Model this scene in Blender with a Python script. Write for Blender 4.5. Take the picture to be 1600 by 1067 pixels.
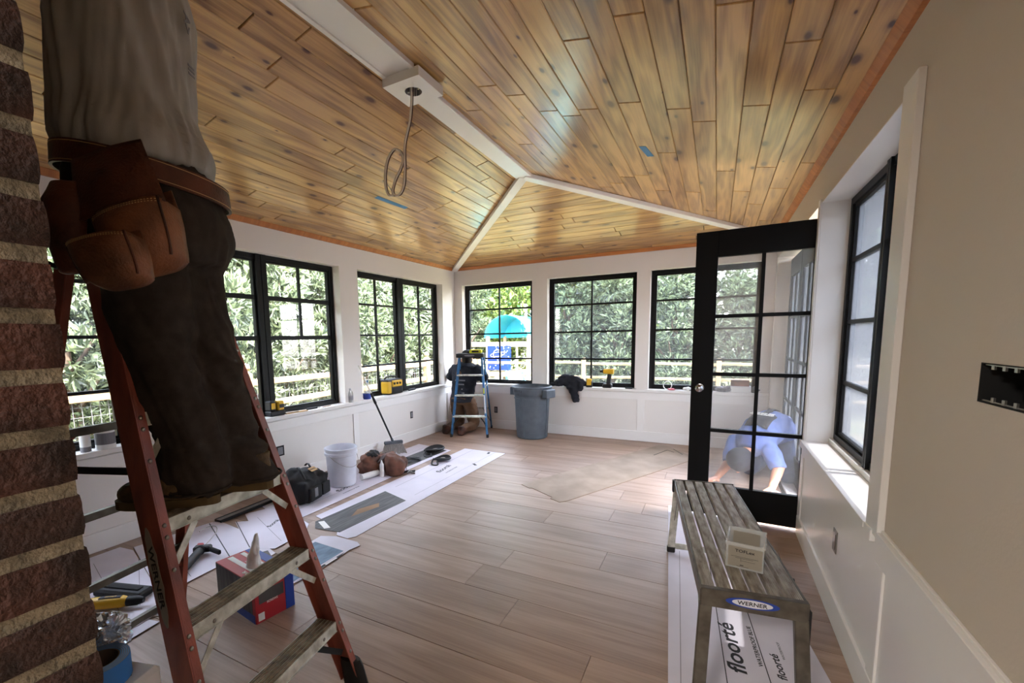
import bpy, bmesh, math, random
from mathutils import Vector, Matrix, noise, Euler
random.seed(7)
S = bpy.context.scene
COL = S.collection
PI = math.pi
for o in list(bpy.data.objects):
    bpy.data.objects.remove(o)

# ------------------------------------------------------------------ camera
cam_d = bpy.data.cameras.new('camera')
cam = bpy.data.objects.new('camera', cam_d)
COL.objects.link(cam)
cam_d.sensor_width = 36.0
cam_d.lens = 697.85 / 1600 * 36
cam_d.shift_x = (800 - 731.48) / 1600
cam_d.shift_y = (609.6 - 533.5) / 1600
cam_d.clip_start = 0.02
_r = Vector((0.87479312, 0.48412252, -0.01903631))
_u = Vector((-0.039804, 0.11097154, 0.99302616))
_f = Vector((-0.48285882, 0.86793474, -0.11634716))
cam.matrix_world = Matrix(((_r.x, _u.x, -_f.x, 0), (_r.y, _u.y, -_f.y, 0), (_r.z, _u.z, -_f.z, 1.42), (0, 0, 0, 1)))
S.camera = cam

# ------------------------------------------------------------------ light
SUN_DIR = Vector((0.45, 0.03, 0.89)).normalized()      # towards the sun
w = bpy.data.worlds.new('World')
S.world = w
w.use_nodes = True
wn = w.node_tree
sky = wn.nodes.new('ShaderNodeTexSky')
sky.sky_type = 'NISHITA'
sky.sun_disc = False
sky.sun_elevation = math.radians(62)
sky.sun_rotation = math.radians(90)
hs = wn.nodes.new('ShaderNodeHueSaturation'); hs.inputs['Saturation'].default_value = .45
wn.links.new(sky.outputs[0], hs.inputs['Color']); wn.links.new(hs.outputs[0], wn.nodes['Background'].inputs[0])
wn.nodes['Background'].inputs[1].default_value = 0.85
sun_d = bpy.data.lights.new('sun', 'SUN')
sun_d.energy = 3.6
sun_d.angle = math.radians(0.6)
sun_d.color = (1.0, 0.95, 0.86)
sun = bpy.data.objects.new('sun', sun_d)
COL.objects.link(sun)
sun.rotation_euler = SUN_DIR.to_track_quat('Z', 'Y').to_euler()
S.view_settings.view_transform = 'Standard'
S.view_settings.look = 'None'
S.view_settings.gamma = 1
S.view_settings.use_curve_mapping = False
S.view_settings.exposure = 3.05

# ------------------------------------------------------------------ materials
MATS = {}
def lin(c):
    return tuple(((x / 255) / 12.92 if x / 255 <= 0.04045 else ((x / 255 + 0.055) / 1.055) ** 2.4) for x in c) + (1,)
def mat(name, rgb, rough=0.5, metal=0.0, var=0.0, vscale=8.0, bump=0.0, bscale=60.0, stretch=(1, 1, 1), emis=None, spec=0.5, rgb2=None, coat=0.0):
    m = bpy.data.materials.new(name); m.use_nodes = True
    nt = m.node_tree; b = nt.nodes['Principled BSDF']
    b.inputs['Base Color'].default_value = lin(rgb)
    b.inputs['Roughness'].default_value = rough
    b.inputs['Metallic'].default_value = metal
    b.inputs['Specular IOR Level'].default_value = spec
    b.inputs['Coat Weight'].default_value = coat
    tc = nt.nodes.new('ShaderNodeTexCoord'); mp = nt.nodes.new('ShaderNodeMapping')
    mp.inputs['Scale'].default_value = stretch
    nt.links.new(tc.outputs['Object'], mp.inputs[0])
    if var or rgb2:
        n = nt.nodes.new('ShaderNodeTexNoise'); n.inputs['Scale'].default_value = vscale; n.inputs['Detail'].default_value = 5
        nt.links.new(mp.outputs[0], n.inputs['Vector'])
        r = nt.nodes.new('ShaderNodeValToRGB')
        r.color_ramp.elements[0].position = .35; r.color_ramp.elements[1].position = .65
        c2 = rgb2 if rgb2 else tuple(max(0, c * (1 - var)) for c in rgb)
        r.color_ramp.elements[0].color = lin(c2)
        r.color_ramp.elements[1].color = lin(rgb if rgb2 else tuple(min(255, c * (1 + var * .4)) for c in rgb))
        nt.links.new(n.outputs[0], r.inputs[0]); nt.links.new(r.outputs[0], b.inputs['Base Color'])
    if bump:
        n2 = nt.nodes.new('ShaderNodeTexNoise'); n2.inputs['Scale'].default_value = bscale; n2.inputs['Detail'].default_value = 4
        nt.links.new(mp.outputs[0], n2.inputs['Vector'])
        bp = nt.nodes.new('ShaderNodeBump'); bp.inputs['Strength'].default_value = bump; bp.inputs['Distance'].default_value = 0.01
        nt.links.new(n2.outputs[0], bp.inputs['Height']); nt.links.new(bp.outputs[0], b.inputs['Normal'])
    if emis:
        b.inputs['Emission Color'].default_value = lin(rgb); b.inputs['Emission Strength'].default_value = emis
    MATS[name] = m
    return m

def wood(name, dark, light, knot, rough, gs=1.0, knots=True, tone=0.35, coat=0.0, ringmix=.45):
    """boards: grain along the object's local X, every board its own random cut of the log"""
    m = bpy.data.materials.new(name); m.use_nodes = True
    nt = m.node_tree; N = nt.nodes; L = nt.links; b = N['Principled BSDF']
    tc = N.new('ShaderNodeTexCoord'); oi = N.new('ShaderNodeObjectInfo')
    mul = N.new('ShaderNodeVectorMath'); mul.operation = 'SCALE'; mul.inputs[0].default_value = (37.0, 53.0, 11.0)
    L.new(oi.outputs['Random'], mul.inputs['Scale'])
    add = N.new('ShaderNodeVectorMath'); add.operation = 'ADD'
    L.new(tc.outputs['Object'], add.inputs[0]); L.new(mul.outputs[0], add.inputs[1])
    def mp(sc):
        k = N.new('ShaderNodeMapping'); k.inputs['Scale'].default_value = sc; L.new(add.outputs[0], k.inputs[0]); return k
    # cathedral rings
    m1 = mp((0.55 * gs, 5.5 * gs, 1)); dn = N.new('ShaderNodeTexNoise'); dn.inputs['Scale'].default_value = 1.6; dn.inputs['Detail'].default_value = 2
    L.new(m1.outputs[0], dn.inputs['Vector'])
    wv = N.new('ShaderNodeMath'); wv.operation = 'MULTIPLY'; wv.inputs[1].default_value = 26.0; L.new(dn.outputs[0], wv.inputs[0])
    sn = N.new('ShaderNodeMath'); sn.operation = 'SINE'; L.new(wv.outputs[0], sn.inputs[0])
    sm = N.new('ShaderNodeMapRange'); sm.inputs['From Min'].default_value = -1; L.new(sn.outputs[0], sm.inputs[0])
    # fine fibres
    m2 = mp((3 * gs, 90 * gs, 1)); fn = N.new('ShaderNodeTexNoise'); fn.inputs['Scale'].default_value = 1.3; fn.inputs['Detail'].default_value = 5
    L.new(m2.outputs[0], fn.inputs['Vector'])
    # broad tone
    m3 = mp((1.2, 6, 1)); bn = N.new('ShaderNodeTexNoise'); bn.inputs['Scale'].default_value = 1.0; bn.inputs['Detail'].default_value = 3
    L.new(m3.outputs[0], bn.inputs['Vector'])
    def math_(op, a, bb):
        k = N.new('ShaderNodeMath'); k.operation = op
        for i, v in enumerate((a, bb)):
            if isinstance(v, (int, float)): k.inputs[i].default_value = v
            else: L.new(v, k.inputs[i])
        return k.outputs[0]
    s = math_('MULTIPLY', sm.outputs[0], ringmix * .5)
    s = math_('ADD', s, math_('MULTIPLY', fn.outputs[0], .45))
    s = math_('ADD', s, math_('MULTIPLY', bn.outputs[0], .45))
    s = math_('ADD', s, math_('MULTIPLY', math_('SUBTRACT', oi.outputs['Random'], .5), tone))
    r = N.new('ShaderNodeValToRGB'); r.color_ramp.elements[0].position = .22; r.color_ramp.elements[1].position = .85
    r.color_ramp.elements[0].color = lin(dark); r.color_ramp.elements[1].color = lin(light)
    L.new(s, r.inputs[0])
    col = r.outputs[0]
    if knots:
        mk = mp((2.6, 6.0, 1)); vo = N.new('ShaderNodeTexVoronoi'); vo.voronoi_dimensions = '2D'; vo.inputs['Scale'].default_value = 1.0
        L.new(mk.outputs[0], vo.inputs['Vector'])
        sep = N.new('ShaderNodeSeparateColor'); L.new(vo.outputs['Color'], sep.inputs[0])
        kr = math_('MULTIPLY', sep.outputs[0], .13)          # every cell its own knot size
        k0 = N.new('ShaderNodeMapRange'); k0.inputs['To Min'].default_value = 1; k0.inputs['To Max'].default_value = 0
        dd = math_('DIVIDE', vo.outputs['Distance'], math_('ADD', kr, .004))
        k0.inputs['From Min'].default_value = .55; k0.inputs['From Max'].default_value = 1.2
        L.new(dd, k0.inputs[0])
        halo = N.new('ShaderNodeMapRange'); halo.inputs['To Min'].default_value = .35; halo.inputs['To Max'].default_value = 0
        halo.inputs['From Min'].default_value = .8; halo.inputs['From Max'].default_value = 2.4
        L.new(dd, halo.inputs[0])
        gate = math_('GREATER_THAN', sep.outputs[1], .5)
        mh = N.new('ShaderNodeMix'); mh.data_type = 'RGBA'; L.new(math_('MULTIPLY', halo.outputs[0], gate), mh.inputs[0])
        L.new(col, mh.inputs[6]); mh.inputs[7].default_value = lin(tuple(.5 * (a + c) for a, c in zip(dark, knot)))
        mx = N.new('ShaderNodeMix'); mx.data_type = 'RGBA'; L.new(math_('MULTIPLY', k0.outputs[0], gate), mx.inputs[0])
        L.new(mh.outputs[2], mx.inputs[6]); mx.inputs[7].default_value = lin(knot)
        col = mx.outputs[2]
    L.new(col, b.inputs['Base Color'])
    b.inputs['Roughness'].default_value = rough; b.inputs['Coat Weight'].default_value = coat; b.inputs['Coat Roughness'].default_value = .18
    bp = N.new('ShaderNodeBump'); bp.inputs['Strength'].default_value = .12; bp.inputs['Distance'].default_value = .004
    L.new(fn.outputs[0], bp.inputs['Height']); L.new(bp.outputs[0], b.inputs['Normal'])
    MATS[name] = m
    return m

def glass(name, tint=(1, 1, 1), ior=1.45, haze=0.0, hazecol=(.8, .8, .8)):
    m = bpy.data.materials.new(name); m.use_nodes = True
    nt = m.node_tree; N = nt.nodes; L = nt.links
    N.remove(N['Principled BSDF']); out = N['Material Output']
    t = N.new('ShaderNodeBsdfTransparent'); t.inputs[0].default_value = tint + (1,)
    g = N.new('ShaderNodeBsdfGlossy'); g.inputs['Roughness'].default_value = .02
    fr = N.new('ShaderNodeFresnel'); ge = N.new('ShaderNodeNewGeometry')
    mr = N.new('ShaderNodeMapRange'); mr.inputs['To Min'].default_value = ior; mr.inputs['To Max'].default_value = 1 / ior
    L.new(ge.outputs['Backfacing'], mr.inputs[0]); L.new(mr.outputs[0], fr.inputs[0])
    mx = N.new('ShaderNodeMixShader'); L.new(fr.outputs[0], mx.inputs[0]); L.new(t.outputs[0], mx.inputs[1]); L.new(g.outputs[0], mx.inputs[2])
    last = mx.outputs[0]
    if haze:
        d = N.new('ShaderNodeBsdfDiffuse'); d.inputs[0].default_value = hazecol + (1,)
        tr = N.new('ShaderNodeBsdfTranslucent'); tr.inputs[0].default_value = hazecol + (1,)
        ad = N.new('ShaderNodeMixShader'); ad.inputs[0].default_value = .5; L.new(d.outputs[0], ad.inputs[1]); L.new(tr.outputs[0], ad.inputs[2])
        m2 = N.new('ShaderNodeMixShader'); m2.inputs[0].default_value = haze; L.new(last, m2.inputs[1]); L.new(ad.outputs[0], m2.inputs[2]); last = m2.outputs[0]
    L.new(last, out.inputs[0])
    MATS[name] = m
    return m

mat('white', (226, 220, 214), .55, bump=.03, bscale=40)
mat('trimwhite', (232, 228, 224), .35)
mat('beige', (205, 193, 178), .6, bump=.06, bscale=90)
mat('black', (5, 5, 6), .5, spec=.25)
mat('blackdoor', (7, 7, 8), .6, spec=.2)
wood('pine', (120, 75, 36), (208, 162, 100), (84, 42, 18), .28, gs=1.0, tone=.30, coat=.25, ringmix=.62)
wood('crown', (160, 92, 42), (200, 128, 66), (60, 30, 14), .55, knots=False)
wood('floorwood', (122, 96, 79), (178, 150, 130), (120, 95, 78), .42, gs=.8, knots=False, tone=.14, ringmix=.30)
mat('subfloor', (60, 48, 38), .9)
mat('dark', (14, 12, 10), .9)
mat('brick', (68, 40, 31), .92, var=.45, vscale=14, bump=.9, bscale=120)
mat('brick2', (58, 36, 29), .92, var=.4, vscale=20, bump=.9, bscale=140)
mat('mortar', (136, 126, 108), .95, var=.25, vscale=30, bump=.9, bscale=160)
glass('glass'); glass('glassdoor', (.90, .90, .90), haze=.05)
glass('screen', (.50, .51, .53), haze=.35, hazecol=(.30, .31, .33))
glass('insect_screen', (.78, .79, .80), haze=.06, hazecol=(.35, .36, .36))
mat('redfib', (150, 80, 64), .45, var=.22, vscale=14, bump=.1, bscale=200, stretch=(1, 1, .3))
mat('bluefib', (58, 112, 160), .45, var=.18, vscale=18)
mat('alu', (196, 194, 186), .38, metal=.55, rgb2=(150, 144, 130), vscale=30, bump=.2, bscale=120)
mat('aluw', (232, 232, 222), .45, metal=.35, rgb2=(176, 176, 162), vscale=22, bump=.15, bscale=120)
mat('tread', (160, 142, 116), .6, metal=.1, rgb2=(92, 74, 56), vscale=26, bump=.3, bscale=120)
mat('benchtop', (178, 172, 160), .5, metal=.2, rgb2=(122, 110, 95), vscale=14, stretch=(4, .8, 1), bump=.3, bscale=90)
mat('benchside', (104, 98, 88), .45, metal=.5, rgb2=(80, 74, 66), vscale=20)
mat('steel', (150, 146, 138), .3, metal=.9)
mat('rubber', (20, 20, 21), .6)
mat('trousers', (58, 51, 46), .9, var=.12, vscale=30, bump=.25, bscale=500, spec=.2)
mat('shirt', (166, 162, 156), .85, var=.05, vscale=9, bump=.15, bscale=700, spec=.2)
mat('leather', (130, 82, 54), .5, var=.35, vscale=9, bump=.3, bscale=150)
mat('leatherd', (84, 44, 28), .55, var=.4, vscale=10, bump=.35, bscale=150)
mat('boot', (92, 72, 46), .7, var=.4, vscale=18, bump=.4, bscale=140)
mat('sole', (92, 74, 44), .85)
mat('skin', (190, 135, 108), .5)
mat('thread', (196, 160, 110), .8)
mat('card', (214, 208, 218), .6, var=.04, vscale=3)
mat('cardedge', (120, 96, 76), .8)
mat('brown', (162, 144, 128), .8, var=.10, vscale=4)
mat('kraft', (150, 120, 92), .85, var=.1, vscale=6)
mat('print', (52, 50, 50), .6, rgb2=(92, 90, 88), vscale=3, stretch=(14, 1.2, 1))
mat('labelgrey', (150, 142, 128), .6)
mat('suede', (108, 70, 54), .8, var=.3, vscale=9, bump=.3, bscale=150)
mat('kneepad', (40, 38, 36), .85)
mat('bluepr', (90, 122, 150), .5, rgb2=(50, 80, 110), vscale=6, stretch=(3, 1, 1))
mat('ink', (28, 26, 30), .6)
mat('inkgrey', (120, 118, 122), .6)
mat('pail', (214, 214, 222), .4, var=.04)
mat('bin', (84, 92, 100), .5, var=.08, vscale=12)
mat('bag', (22, 21, 22), .85, bump=.4, bscale=300)
mat('navy', (24, 26, 36), .9, bump=.3, bscale=300)
mat('khaki', (104, 76, 54), .9, bump=.2, bscale=300)
mat('periwinkle', (88, 106, 160), .85, bump=.2, bscale=300)
mat('denim', (54, 66, 96), .9, bump=.3, bscale=400)
mat('yellow', (214, 168, 34), .45)
mat('brightyellow', (222, 220, 40), .5)
mat('redbox', (168, 34, 44), .45)
mat('bluebox', (30, 62, 150), .45)
mat('paper', (232, 230, 226), .6)
mat('bluetape', (52, 122, 196), .6)
mat('bluetape2', (84, 140, 186), .7)
mat('tapecore', (92, 82, 72), .8)
mat('hair', (30, 22, 18), .8)
mat('bristle', (196, 190, 184), .7, rgb2=(140, 136, 132), vscale=60, stretch=(6, 6, .3))
mat('silver', (200, 202, 206), .18, metal=1)
mat('film', (214, 226, 244), .22, metal=.8)
mat('clear', (226, 226, 222), .12)
MATS['clear'].node_tree.nodes['Principled BSDF'].inputs['Alpha'].default_value = .35
mat('orange', (226, 106, 48), .6)
mat('cable', (240, 230, 214), .5)
mat('bark', (86, 70, 56), .95, var=.4, vscale=6, bump=.8, bscale=12, stretch=(1, 1, .3))
mat('lawn', (98, 106, 62), .95, rgb2=(124, 112, 80), vscale=2, bump=.5, bscale=60)
mat('fence', (176, 150, 112), .8, var=.2, vscale=5, stretch=(1, 1, 1))
mat('stucco', (226, 226, 224), .9, bump=.5, bscale=60)
mat('patio', (132, 126, 118), .9, var=.08, vscale=5)
mat('canopy', (64, 196, 226), .5)
mat('panelblue', (22, 50, 150), .5)
mat('slide', (90, 214, 224), .4)
mat('playwood', (190, 166, 134), .8)
mat('roofing', (90, 86, 80), .95)
def leafmat(name, a, b2, rough=.38):
    m = mat(name, a, rough, spec=.6)
    nt = m.node_tree; b = nt.nodes['Principled BSDF']
    at = nt.nodes.new('ShaderNodeAttribute'); at.attribute_name = 'tone'
    r = nt.nodes.new('ShaderNodeValToRGB'); r.color_ramp.elements[0].color = lin(a); r.color_ramp.elements[1].color = lin(b2)
    nt.links.new(at.outputs['Fac'], r.inputs[0]); nt.links.new(r.outputs[0], b.inputs['Base Color'])
    tr = nt.nodes.new('ShaderNodeBsdfTranslucent'); nt.links.new(r.outputs[0], tr.inputs[0])
    mx = nt.nodes.new('ShaderNodeMixShader'); mx.inputs[0].default_value = .22
    out = nt.nodes['Material Output']
    nt.links.new(b.outputs[0], mx.inputs[1]); nt.links.new(tr.outputs[0], mx.inputs[2]); nt.links.new(mx.outputs[0], out.inputs[0])
leafmat('leafgrey', (34, 46, 30), (146, 158, 118))
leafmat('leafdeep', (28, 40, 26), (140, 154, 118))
leafmat('leafgreen', (50, 74, 26), (170, 188, 90), .5)
leafmat('leafpine', (32, 54, 36), (112, 140, 92), .6)

# ------------------------------------------------------------------ mesh helpers
class MB:
    def __init__(s): s.v = []; s.f = []; s.mi = []; s.cur = 0
    def add(s, vs, fs, M=None):
        n = len(s.v)
        s.v += [tuple(M @ Vector(p)) if M else tuple(p) for p in vs]
        for f in fs: s.f.append(tuple(i + n for i in f)); s.mi.append(s.cur)
        return s
    def box(s, a, b, M=None, ch=0.0):
        x0, y0, z0 = (min(p, q) for p, q in zip(a, b)); x1, y1, z1 = (max(p, q) for p, q in zip(a, b))
        if ch <= 0:
            vs = [(x0, y0, z0), (x1, y0, z0), (x1, y1, z0), (x0, y1, z0), (x0, y0, z1), (x1, y0, z1), (x1, y1, z1), (x0, y1, z1)]
            fs = [(0, 3, 2, 1), (4, 5, 6, 7), (0, 1, 5, 4), (1, 2, 6, 5), (2, 3, 7, 6), (3, 0, 4, 7)]
            return s.add(vs, fs, M)
        bm = bmesh.new(); bmesh.ops.create_cube(bm, size=1)
        for v in bm.verts:
            v.co = Vector(((x0 + x1) / 2 + v.co.x * (x1 - x0), (y0 + y1) / 2 + v.co.y * (y1 - y0), (z0 + z1) / 2 + v.co.z * (z1 - z0)))
        bmesh.ops.bevel(bm, geom=bm.edges[:], offset=ch, segments=2 if ch > .012 else 1, profile=.7, affect='EDGES')
        return s.bm(bm, M)
    def bm(s, bm, M=None):
        bm.verts.index_update()
        s.add([v.co[:] for v in bm.verts], [tuple(v.index for v in f.verts) for f in bm.faces], M); bm.free(); return s
    def beam(s, p, q, wx, wy, up=(0, 0, 1), ch=0.0):
        """a bar from p to q; wy across, wx along 'up' made square to it"""
        p = Vector(p); q = Vector(q); d = (q - p); L = d.length; d.normalize()
        a = Vector(up); a = (a - d * a.dot(d))
        if a.length < 1e-4: a = Vector((1, 0, 0)); a = a - d * a.dot(d)
        a.normalize(); c = d.cross(a)
        M = Matrix(((d.x, c.x, a.x, p.x), (d.y, c.y, a.y, p.y), (d.z, c.z, a.z, p.z), (0, 0, 0, 1)))
        return s.box((0, -wy / 2, -wx / 2), (L, wy / 2, wx / 2), M, ch)
    def tube(s, pts, r, n=8, close=False, flat=1.0):
        pts = [Vector(p) for p in pts]; k = len(pts); vs = []; fs = []
        rr = r if isinstance(r, (list, tuple)) else [r] * k
        prev = None
        for i, p in enumerate(pts):
            t = (pts[(i + 1) % k] - pts[i - 1]) if close else (pts[min(i + 1, k - 1)] - pts[max(i - 1, 0)])
            t.normalize()
            a = prev if prev is not None else (Vector((0, 0, 1)) if abs(t.z) < .9 else Vector((1, 0, 0)))
            a = (a - t * a.dot(t)).normalized(); prev = a; b = t.cross(a)
            for j in range(n):
                an = 2 * PI * j / n
                vs.append(p + (a * math.cos(an) * flat + b * math.sin(an)) * rr[i])
        for i in range(k if close else k - 1):
            for j in range(n):
                i2 = (i + 1) % k
                fs.append((i * n + j, i * n + (j + 1) % n, i2 * n + (j + 1) % n, i2 * n + j))
        if not close:
            fs.append(tuple(range(n))[::-1]); fs.append(tuple((k - 1) * n + j for j in range(n)))
        return s.add(vs, fs)
    def cyl(s, p, q, r, n=16, r2=None):
        return s.tube([p, q], [r, r if r2 is None else r2], n)
    def lathe(s, prof, n=24, M=None, cap0=True, cap1=True):
        vs = []; fs = []
        for r, z in prof:
            for j in range(n): vs.append((r * math.cos(2 * PI * j / n), r * math.sin(2 * PI * j / n), z))
        for i in range(len(prof) - 1):
            for j in range(n): fs.append((i * n + j, i * n + (j + 1) % n, (i + 1) * n + (j + 1) % n, (i + 1) * n + j))
        if cap0: fs.append(tuple(range(n))[::-1])
        if cap1: fs.append(tuple((len(prof) - 1) * n + j for j in range(n)))
        return s.add(vs, fs, M)
    def loft(s, rings, n=16):
        """rings: (x,y,z, rx, ry, rot, [tilt dir]) horizontal ellipses, or with 9 numbers axis (ax,ay,az)"""
        vs = []; fs = []
        for R in rings:
            x, y, z, rx, ry, rot = R[:6]
            ax = Vector(R[6:9]).normalized() if len(R) > 6 else Vector((0, 0, 1))
            a = Vector((math.cos(rot), math.sin(rot), 0)); a = (a - ax * a.dot(ax)).normalized(); b = ax.cross(a)
            for j in range(n):
                t = 2 * PI * j / n; vs.append(Vector((x, y, z)) + a * rx * math.cos(t) + b * ry * math.sin(t))
        for i in range(len(rings) - 1):
            for j in range(n): fs.append((i * n + j, i * n + (j + 1) % n, (i + 1) * n + (j + 1) % n, (i + 1) * n + j))
        fs.append(tuple(range(n))[::-1]); fs.append(tuple((len(rings) - 1) * n + j for j in range(n)))
        return s.add(vs, fs)
    def ball(s, c, r, seg=14, M=None, rot=None):
        bm = bmesh.new(); bmesh.ops.create_uvsphere(bm, u_segments=seg, v_segments=max(6, seg * 2 // 3), radius=1)
        r = (r, r, r) if isinstance(r, (int, float)) else r
        T = Matrix.Translation(c) @ (rot.to_matrix().to_4x4() if rot else Matrix.Identity(4)) @ Matrix.Diagonal((r[0], r[1], r[2], 1))
        return s.bm(bm, (M @ T) if M else T)
    def prism(s, poly, z0, z1, M=None):
        n = len(poly); vs = [(x, y, z0) for x, y in poly] + [(x, y, z1) for x, y in poly]
        ar = sum(poly[i][0] * poly[(i + 1) % n][1] - poly[(i + 1) % n][0] * poly[i][1] for i in range(n))
        idx = list(range(n))
        fs = [tuple(idx[::-1]), tuple(i + n for i in idx)] + [(i, (i + 1) % n, (i + 1) % n + n, i + n) for i in range(n)]
        if ar < 0: fs = [f[::-1] for f in fs]
        return s.add(vs, fs, M)
    def build(s, name, m, parent=None, world=False, smooth=False, loc=None, rot=None, angle=None):
        me = bpy.data.meshes.new(name)
        vs = s.v
        if world and parent is not None:
            I = wmat(parent).inverted(); vs = [tuple(I @ Vector(p)) for p in vs]
        me.from_pydata(vs, [], s.f)
        ms = m if isinstance(m, (list, tuple)) else [m]
        for k in ms: me.materials.append(MATS[k])
        if len(ms) > 1:
            for p, i in zip(me.polygons, s.mi): p.material_index = i
        if smooth:
            me.polygons.foreach_set('use_smooth', [True] * len(me.polygons))
            if angle:
                try: me.set_sharp_from_angle(angle=math.radians(angle))
                except Exception: pass
        o = bpy.data.objects.new(name, me); COL.objects.link(o)
        if parent is not None: o.parent = parent
        if loc: o.location = loc
        if rot: o.rotation_euler = rot
        return o

def wmat(o):
    M = Matrix.LocRotScale(o.location, o.rotation_euler, None)
    return (wmat(o.parent) @ M) if o.parent else M
def tag(o, label=None, cat=None, group=None, kind=None):
    if label: o['label'] = label
    if cat: o['category'] = cat
    if group: o['group'] = group
    if kind: o['kind'] = kind
    return o
def thing(name, label, cat, loc=(0, 0, 0), rotz=0.0, group=None, kind=None):
    o = bpy.data.objects.new(name, None); o.empty_display_size = .1; COL.objects.link(o)
    o.location = loc; o.rotation_euler = (0, 0, rotz)
    return tag(o, label, cat, group, kind)
def copy_tree(o, parent=None, label=None, loc=None, rotz=None):
    c = o.copy(); COL.objects.link(c); c.parent = parent
    if label: c['label'] = label
    if loc: c.location = loc
    if rotz is not None: c.rotation_euler = (0, 0, rotz)
    for ch in list(o.children): copy_tree(ch, c)
    return c
def struct(name, mb, m, label, **k):
    o = mb.build(name, m, **k); return tag(o, label, 'structure', kind='structure')
def remeshed(mb, voxel, smooth=3, wr=None):
    """one continuous skin over overlapping lofts"""
    me = bpy.data.meshes.new('tmp'); me.from_pydata(mb.v, [], mb.f)
    o = bpy.data.objects.new('tmp', me); COL.objects.link(o)
    md = o.modifiers.new('r', 'REMESH'); md.mode = 'VOXEL'; md.voxel_size = voxel
    dg = bpy.context.evaluated_depsgraph_get(); dg.update()
    m2 = bpy.data.meshes.new_from_object(o.evaluated_get(dg))
    bpy.data.objects.remove(o)
    bm = bmesh.new(); bm.from_mesh(m2)
    for _ in range(smooth): bmesh.ops.smooth_vert(bm, verts=bm.verts, factor=.5, use_axis_x=True, use_axis_y=True, use_axis_z=True)
    if wr:
        bm.normal_update()
        ds = [wr(v.co) for v in bm.verts]
        for v, d in zip(bm.verts, ds): v.co += v.normal * d
    r = MB(); r.bm(bm); bpy.data.meshes.remove(m2)
    return r
def folds(amp, sx, sy, sz, seed=0.0, extra=None):
    def f(p):
        q = Vector((p.x * sx + seed, p.y * sy, p.z * sz))
        n = 1 - abs(noise.noise(q)) * 2
        k = amp * (n - .5) + amp * .3 * noise.noise(q * 2.7)
        return k * (extra(p) if extra else 1)
    return f
def text(s, size, m, parent, M, ext=.0006, name='lettering', align='CENTER', sx=1.0, shear=0.0, bold=.018):
    cu = bpy.data.curves.new('t', 'FONT'); cu.body = s; cu.size = size; cu.extrude = ext; cu.align_x = align; cu.align_y = 'CENTER'; cu.shear = shear; cu.offset = size * bold
    cu.resolution_u = 3
    o = bpy.data.objects.new('t', cu); COL.objects.link(o)
    dg = bpy.context.evaluated_depsgraph_get(); dg.update()
    me = bpy.data.meshes.new_from_object(o.evaluated_get(dg)); bpy.data.objects.remove(o)
    me.materials.clear(); me.materials.append(MATS[m])
    Mx = M @ Matrix.Diagonal((sx, 1, 1, 1))
    if parent is not None: Mx = wmat(parent).inverted() @ Mx
    me.transform(Mx)
    r = bpy.data.objects.new(name, me); COL.objects.link(r); r.parent = parent
    return r
def frame(o, x, y):
    """matrix from origin, x axis, y axis (z = x cross y)"""
    x = Vector(x).normalized(); y = Vector(y); y = (y - x * y.dot(x)).normalized(); z = x.cross(y); o = Vector(o)
    return Matrix(((x.x, y.x, z.x, o.x), (x.y, y.y, z.y, o.y), (x.z, y.z, z.z, o.z), (0, 0, 0, 1)))

# ------------------------------------------------------------------ the room shell
XL, XR, YB, ZC = -3.701, 0.557, 6.259, 2.50
HX, HY, HZ = -1.644, 4.100, 2.941
YN = 0.235                    # face of the brick house wall, the camera stands in its opening
TH = 0.19
WZ0, WZ1 = .70, 2.24

# floor: every plank a piece
fl = struct('floor', MB().box((XL - .2, -2.6, -.06), (XR + .2, YB + .2, -.0125)), 'subfloor', 'light oak plank floor running across the room')
def plank_mesh(quad, th, ch, name, m, gap, eg=0.0):
    """quad (t0,s0)(t1,s0)(t1b,s1)(t0b,s1) -> board with eased edges; visible face +Z"""
    cx = sum(q[0] for q in quad) / 4; cy = sum(q[1] for q in quad) / 4
    def inset(g, ge=0.0):
        r = []
        for k, (x, y) in enumerate(quad):
            r.append((x - cx + (g + ge if k in (0, 3) else -g - ge), y - cy + (g if k in (0, 1) else -g)))
        return r
    a = inset(gap, eg); b = inset(gap + ch, eg)
    vs = [(x, y, -th) for x, y in a] + [(x, y, -ch) for x, y in a] + [(x, y, 0) for x, y in b]
    fs = [(3, 2, 1, 0), (8, 9, 10, 11)]
    for i in range(4):
        j = (i + 1) % 4; fs += [(i, j, j + 4, i + 4), (i + 4, j + 4, j + 8, i + 8)]
    me = bpy.data.meshes.new(name); me.from_pydata(vs, [], fs); me.materials.append(MATS[m])
    return me, cx, cy
rng = random.Random(3)
PW = .2545
known = {3: -.575 if False else None}
row = 0
y = 1.865 - PW * 11
def floor_row(y, joints):
    xs = [XL] + [j for j in joints if XL + .15 < j < XR - .1] + [XR]
    for a, b in zip(xs, xs[1:]):
        me, cx, cy = plank_mesh([(a, y), (b, y), (b, min(y + PW, YB)), (a, min(y + PW, YB))], .012, .0018, 'plank', 'floorwood', .0006)
        o = bpy.data.objects.new('plank', me); COL.objects.link(o); o.parent = fl; o.location = (cx, cy, 0)
fixed = {1.865: -.89, 1.865 - PW: -.436, 1.865 + 3 * PW: -.575}
while y < YB - .02:
    j0 = None
    for k, v in fixed.items():
        if abs(k - y) < .05: j0 = v
    if j0 is None: j0 = rng.uniform(-2.4, .3)
    js = sorted([j0 + 1.52 * i for i in range(-4, 4)])
    floor_row(y, js); y += PW

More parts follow.
